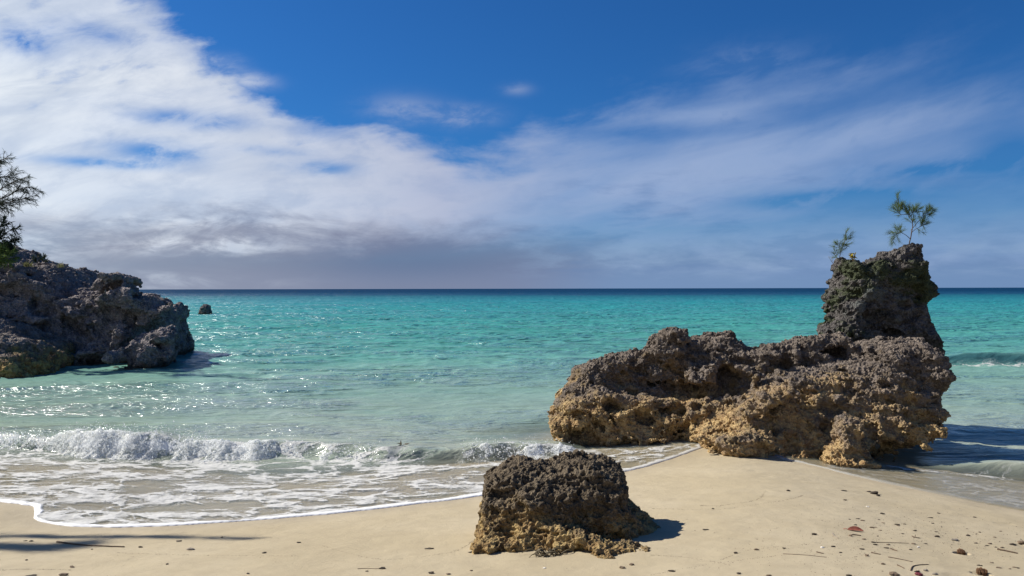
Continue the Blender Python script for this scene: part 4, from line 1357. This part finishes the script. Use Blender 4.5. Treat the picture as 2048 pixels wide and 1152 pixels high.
pebble(861, 1147, 12, 'd', 'dark crumpled scrap near the bottom edge below the boulder', None, .45, 1, 'scrap', 'scrap')
pebble(896, 1149, 9, 'b', 'brown pebble at the bottom edge right of the crumpled scrap', None)
pebble(941, 1142, 6, 'b', 'tiny brown pebble below the left foot of the front boulder', None)
pebble(1088, 1137, 6, 'w', 'small white shell bit on the sand below the seaweed clump', None, .5, 0, 'shell', 'shell')
pebble(1243, 1137, 12, 'b', 'small brown stone at the tail of rubble before the front boulder', None, .6)
pebble(1262, 1130, 10, 'b', 'rounded brown stone touching the rubble tail of the front boulder', None, .6)
pebble(1343, 1143, 13, 'd', 'dark scrap on the sand right of the rubble tail', None, .3, 1, 'scrap', 'scrap')
pebble(1410, 1060, 10, 'd', 'dark slim scrap beyond the tip of the boulder shadow', None, .3, 1, 'scrap', 'scrap', 1.7)
pebble(1425, 1018, 5, 'd', 'tiny dark pebble on clean sand between the two large rocks', None)
# seaweed clump in front of the boulder
g = ground(1090, 1111); rs = np.random.default_rng(12); mb = MB()
for i in range(26):
    a = rs.uniform(-1.2, 1.2) + (math.pi if rs.random() < .5 else 0); L = rs.uniform(.05, .13)
    st_ = np.array([rs.normal(0, .045), rs.normal(0, .02), .008]); d_ = np.array([math.cos(a), .45 * math.sin(a), 0])
    q = smooth_line(np.array([st_, st_ + d_ * L * .5 + [0, 0, rs.uniform(.005, .035)], st_ + d_ * L + [0, rs.normal(0, .01), -.004]]), 4)
    mb.tube(q, np.linspace(.006, .003, len(q)) * rs.uniform(.6, 1.3), 5)
o_ = mb.obj('seaweed_clump', m_weed); o_.location = g
tag(o_, 'tangled brown seaweed clump on the sand just before the front boulder', 'seaweed')
# right hand beach
leaf(1710, 1062, 30, 6.2, -.35, m_red, 'red-brown fallen leaf, only red leaf on the right part of the sand')
pebble(1748, 988, 15, 'd', 'largest dark weed lump near the water line at right', None, .6, 2, 'weed_clump', 'seaweed')
pebble(1737, 984, 8, 'd', 'smaller dark lump left of the largest weed lump near the water line', None, .5, 2, 'weed_clump', 'seaweed')
pebble(1755, 992, 9, 'd', 'dark lump hugging the right of the largest weed lump', None, .5, 2, 'weed_clump', 'seaweed')
pebble(1576, 982, 7, 'd', 'single dark pebble on smooth sand below the long rock', None)
pebble(1687, 982, 10, 'd', 'dark slim scrap left of the weed lumps near the water line', None, .25, 1, 'scrap', 'scrap', 2)
pebble(1689, 1001, 7, 'd', 'dark pebble below the slim scrap and above the red leaf', None)
pebble(1734, 1014, 6, 'w', 'white shell bit on the speckled sand below the weed lumps', None, .5, 0, 'shell', 'shell')
pebble(1643, 1096, 7, 'w', 'white shell bit on the sand left of and below the red leaf', None, .5, 0, 'shell', 'shell')
pebble(1835, 1095, 6, 'w', 'white shell bit between the straw and the tread dent', None, .5, 0, 'shell', 'shell')
stick([(1745, 1085), (1780, 1086), (1816, 1087)], .0022, 'straight thin straw lying right of and below the red leaf', m_twig, None, 'straw', 'straw')
stick([(1775, 1115), (1800, 1119), (1824, 1124)], .0028, 'slightly bent thin twig lower right of the red leaf', None, None, 'twig', 'twig')
stick([(1820, 1142), (1824, 1134), (1836, 1131), (1856, 1130)], .0035, 'hooked thin twig near the bottom edge at right', None, None, 'twig', 'twig')
stick([(1993, 1100), (2012, 1103), (2034, 1108)], .0065, 'thick dark stick near the right edge of the sand', None)
stick([(1823, 1073), (1830, 1076), (1838, 1077)], .004, 'short reddish forked twig right of the red leaf', m_twig, None, 'twig', 'twig', (.02, .03))
stick([(1664, 1068), (1668, 1073), (1675, 1077)], .005, 'short grey twig close to the left of the red leaf', m_dead, None, 'twig', 'twig')
stick([(1703, 1070), (1712, 1071), (1721, 1072)], .0045, 'short brown twig right under the red leaf', None, None, 'twig', 'twig')
stick([(1793, 1131), (1800, 1134), (1807, 1138)], .004, 'short twig left of the hooked twig', None, None, 'twig', 'twig')
stick([(1565, 1108), (1610, 1111), (1652, 1115)], .002, 'long faint straw on the sand lower left of the red leaf', m_twig, None, 'straw', 'straw')
stick([(1741, 1106), (1750, 1108), (1760, 1110)], .004, 'short twig just above the bent thin twig', None, None, 'twig', 'twig')
stick([(1780, 1098), (1787, 1101), (1793, 1103)], .005, 'stubby dark twig below the straight thin straw', None, None, 'twig', 'twig')
stick([(1632, 1105), (1638, 1106), (1646, 1108)], .004, 'short dark twig below the white shell bit left of the red leaf', None, None, 'twig', 'twig')
pebble(1627, 1070, 10, 'd', 'dark ragged scrap left of the red leaf', None, .5, 4, 'scrap', 'scrap')
pebble(1700, 1072, 8, 'b', 'brown pebble under the stalk of the red leaf', None)
pebble(1908, 1081, 14, 'g', 'grey flat stone just above the tread dent near the right edge', None, .4)
pebble(2044, 1088, 18, 'b', 'brown stone cut by the right edge of the picture', None, .6)
pebble(2024, 1090, 12, 'd', 'dark stone close to the left of the brown stone at the right edge', None, .5)
pebble(1785, 1151, 18, 'b', 'brown lump cut by the bottom edge left of the maroon one', None, .6, 0, 'weed_clump', 'seaweed')
pebble(1838, 1151, 14, 'm', 'dark maroon lump at the bottom edge under the hooked twig', None, .7, 0, 'weed_clump', 'seaweed')
pebble(1833, 1144, 10, 'd', 'dark pebble inside the bend of the hooked twig', None)
pebble(1849, 1142, 10, 'g', 'grey pebble right of the hooked twig', None)
pebble(1868, 1149, 11, 'g', 'pale grey pebble at the bottom edge right of the maroon lump', None)
pebble(1873, 1074, 10, 'd', 'dark pebble above and left of the grey flat stone', None)
pebble(1935, 1072, 8, 'd', 'dark pebble above and right of the grey flat stone', None)
pebble(1763, 1028, 9, 'd', 'dark pebble in the speckled sand above the red leaf', None, .4)
pebble(1793, 1050, 9, 'd', 'dark pebble right of the speckled patch above the straw', None, .4)
pebble(1860, 1036, 8, 'd', 'dark slim scrap on clean sand between weed lumps and right edge', None, .3, 1, 'scrap', 'scrap', 1.8)
pebble(1732, 1112, 10, 'b', 'brown pebble left of the bent thin twig', None)
pebble(1765, 1129, 9, 'b', 'brown pebble above the brown lump at the bottom edge', None)
pebble(1696, 1152, 10, 'd', 'dark pebble at the bottom edge left of the brown lump', None)
pebble(1476, 1148, 9, 'd', 'dark pebble on the bottom edge below the boulder shadow', None)
pebble(1536, 1152, 9, 'b', 'brown pebble on the bottom edge right of the dark one', None)
pebble(1470, 1107, 8, 'd', 'dark pebble right of the tip of the boulder shadow', None)
pebble(1512, 1100, 9, 'b', 'brown pebble right of the boulder shadow, upper of two', None)
pebble(1567, 1097, 6, 'd', 'tiny dark pebble at the left start of the faint straw', None)
for px, py, ln_, lab_ in [(1921, 1106, .050, 'dark brown piece added for the dark inside of the footprint dent near the right edge'), (1962, 1149, .060, 'broad dark brown piece added for the dark inside of the footprint dent at the bottom right corner')]:  # added pieces that stand in for the dark insides of two footprint dents
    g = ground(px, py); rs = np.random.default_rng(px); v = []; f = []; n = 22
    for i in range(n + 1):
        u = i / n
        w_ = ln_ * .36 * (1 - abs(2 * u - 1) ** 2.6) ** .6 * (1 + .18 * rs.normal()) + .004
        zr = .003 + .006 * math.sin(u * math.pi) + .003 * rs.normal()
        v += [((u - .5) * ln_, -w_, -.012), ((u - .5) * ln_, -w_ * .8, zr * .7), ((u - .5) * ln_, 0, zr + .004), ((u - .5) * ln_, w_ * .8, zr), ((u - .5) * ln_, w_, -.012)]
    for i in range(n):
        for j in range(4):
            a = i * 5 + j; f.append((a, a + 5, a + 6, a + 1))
    o_ = mesh_obj('dent_dark', v, f, m_pebc, smooth=False); o_.location = g + np.array([0, 0, .006]); o_.rotation_euler = (rad(18), 0, -.2)
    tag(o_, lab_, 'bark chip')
# look-alike bits in the speckled patch
lab = 'tiny dark bit of debris among many on the speckled sand around the red leaf'
for px, py, s in [(1715, 1038, 6), (1724, 1042, 7), (1743, 1056, 8), (1750, 1055, 5), (1775, 1090, 7), (1749, 1090, 8), (1745, 1085, 6), (1820, 1100, 6), (1665, 1094, 7), (1722, 1099, 8), (1772, 1097, 8), (1757, 1040, 5), (1765, 1046, 5),
                  (1808, 1049, 5), (1876, 1027, 5), (1948, 1035, 5), (1864, 1047, 5), (1871, 1064, 5), (1933, 1058, 4), (1850, 1088, 5), (1825, 1088, 7), (1726, 1079, 7), (1754, 1073, 4), (1680, 1106, 5), (1759, 1061, 5), (1795, 1052, 6),
                  (1804, 1068, 5), (1829, 1062, 6), (1950, 1087, 6), (1978, 1088, 7), (1972, 1092, 6), (1990, 1095, 5), (2003, 1096, 7), (1982, 1126, 6), (1996, 1136, 7), (2027, 1135, 7), (2035, 1137, 6), (2018, 1138, 5), (2000, 1063, 5),
                  (1958, 1065, 5), (1988, 1075, 5), (1960, 1132, 6), (1955, 1131, 6), (1709, 1050, 5), (1698, 1039, 4)]:
    pebble(px, py, s, 'd' if (px + py) % 3 else 'b', lab, 'debris bits scattered on the right part of the sand', .45, 6, 'debris_bit', 'debris', 1.6)

# grains of wrack too small and too many to count
rs = np.random.default_rng(31)
pts_ = []
for _ in range(2400):
    px = rs.normal(1790, 150); py = rs.normal(1075, 38)
    pts_.append((px, py))
for _ in range(300):
    pts_.append((rs.uniform(-20, 2060), rs.uniform(1062, 1160)))
for ln_ in [[(-20, 1141), (60, 1138), (140, 1140)], [(230, 1105), (380, 1110), (600, 1112)], [(640, 1090), (760, 1118), (900, 1104), (950, 1078)], [(1300, 1110), (1380, 1116), (1460, 1130)], [(1300, 1017), (1440, 1018), (1570, 1000), (1606, 990)],
            [(1440, 1011), (1510, 1000), (1530, 982)], [(1440, 1120), (1500, 1100), (1620, 1088)], [(1300, 1150), (1420, 1128), (1550, 1112)], [(1400, 1011), (1440, 1012)]]:
    q = smooth_line(ln_, 90)
    for p_ in q[::1]:
        if rs.random() < .8:
            pts_.append((p_[0] + rs.normal(0, 1.5), p_[1] + rs.normal(0, .35)))
iv0, if0 = ico(0)
mb = MB()
for k_, (px, py) in enumerate(pts_):
    if py > 1165 or py < 960: continue
    y_ = (H - .55) / ((py - hor(px)) / F)
    for _ in range(4):
        x_ = (px - 1024) / F * y_; z_ = float(sand_z(np.array([x_]), np.array([y_]))[0]); y_ = (H - z_) / ((py - hor(px)) / F)
    x_ = (px - 1024) / F * y_
    if float(shore_s(np.array([x_]), np.array([y_]))[0]) < .12: continue
    r_ = rs.uniform(.0008, .0030) * (1 if k_ < 500 else .6)
    mb.addm(iv0 * r_ * np.array([rs.uniform(.8, 2.2), rs.uniform(.8, 1.6), .7]) + np.array([x_, y_, z_ + r_ * .3]), if0)
o_ = mb.obj('wrack_grains', m_peb)
tag(o_, 'fine dark grains of wrack peppered over the dry sand', 'debris', kind='stuff')
# weed drifting in the wavelet
g = P(803, 888, 10.62)
mb = MB(); rs = np.random.default_rng(8)
for i in range(7):
    d_ = np.array([rs.normal(0, 1), rs.normal(0, .3), rs.normal(0, .5)])
    mb.blade(rs.normal(0, .015, 3), d_, .08, .02, 0, rs)
o_ = mb.obj('drifting_weed', m_weed); o_.location = g
tag(o_, 'dark scrap of weed drifting in the clear part of the wavelet', 'seaweed')
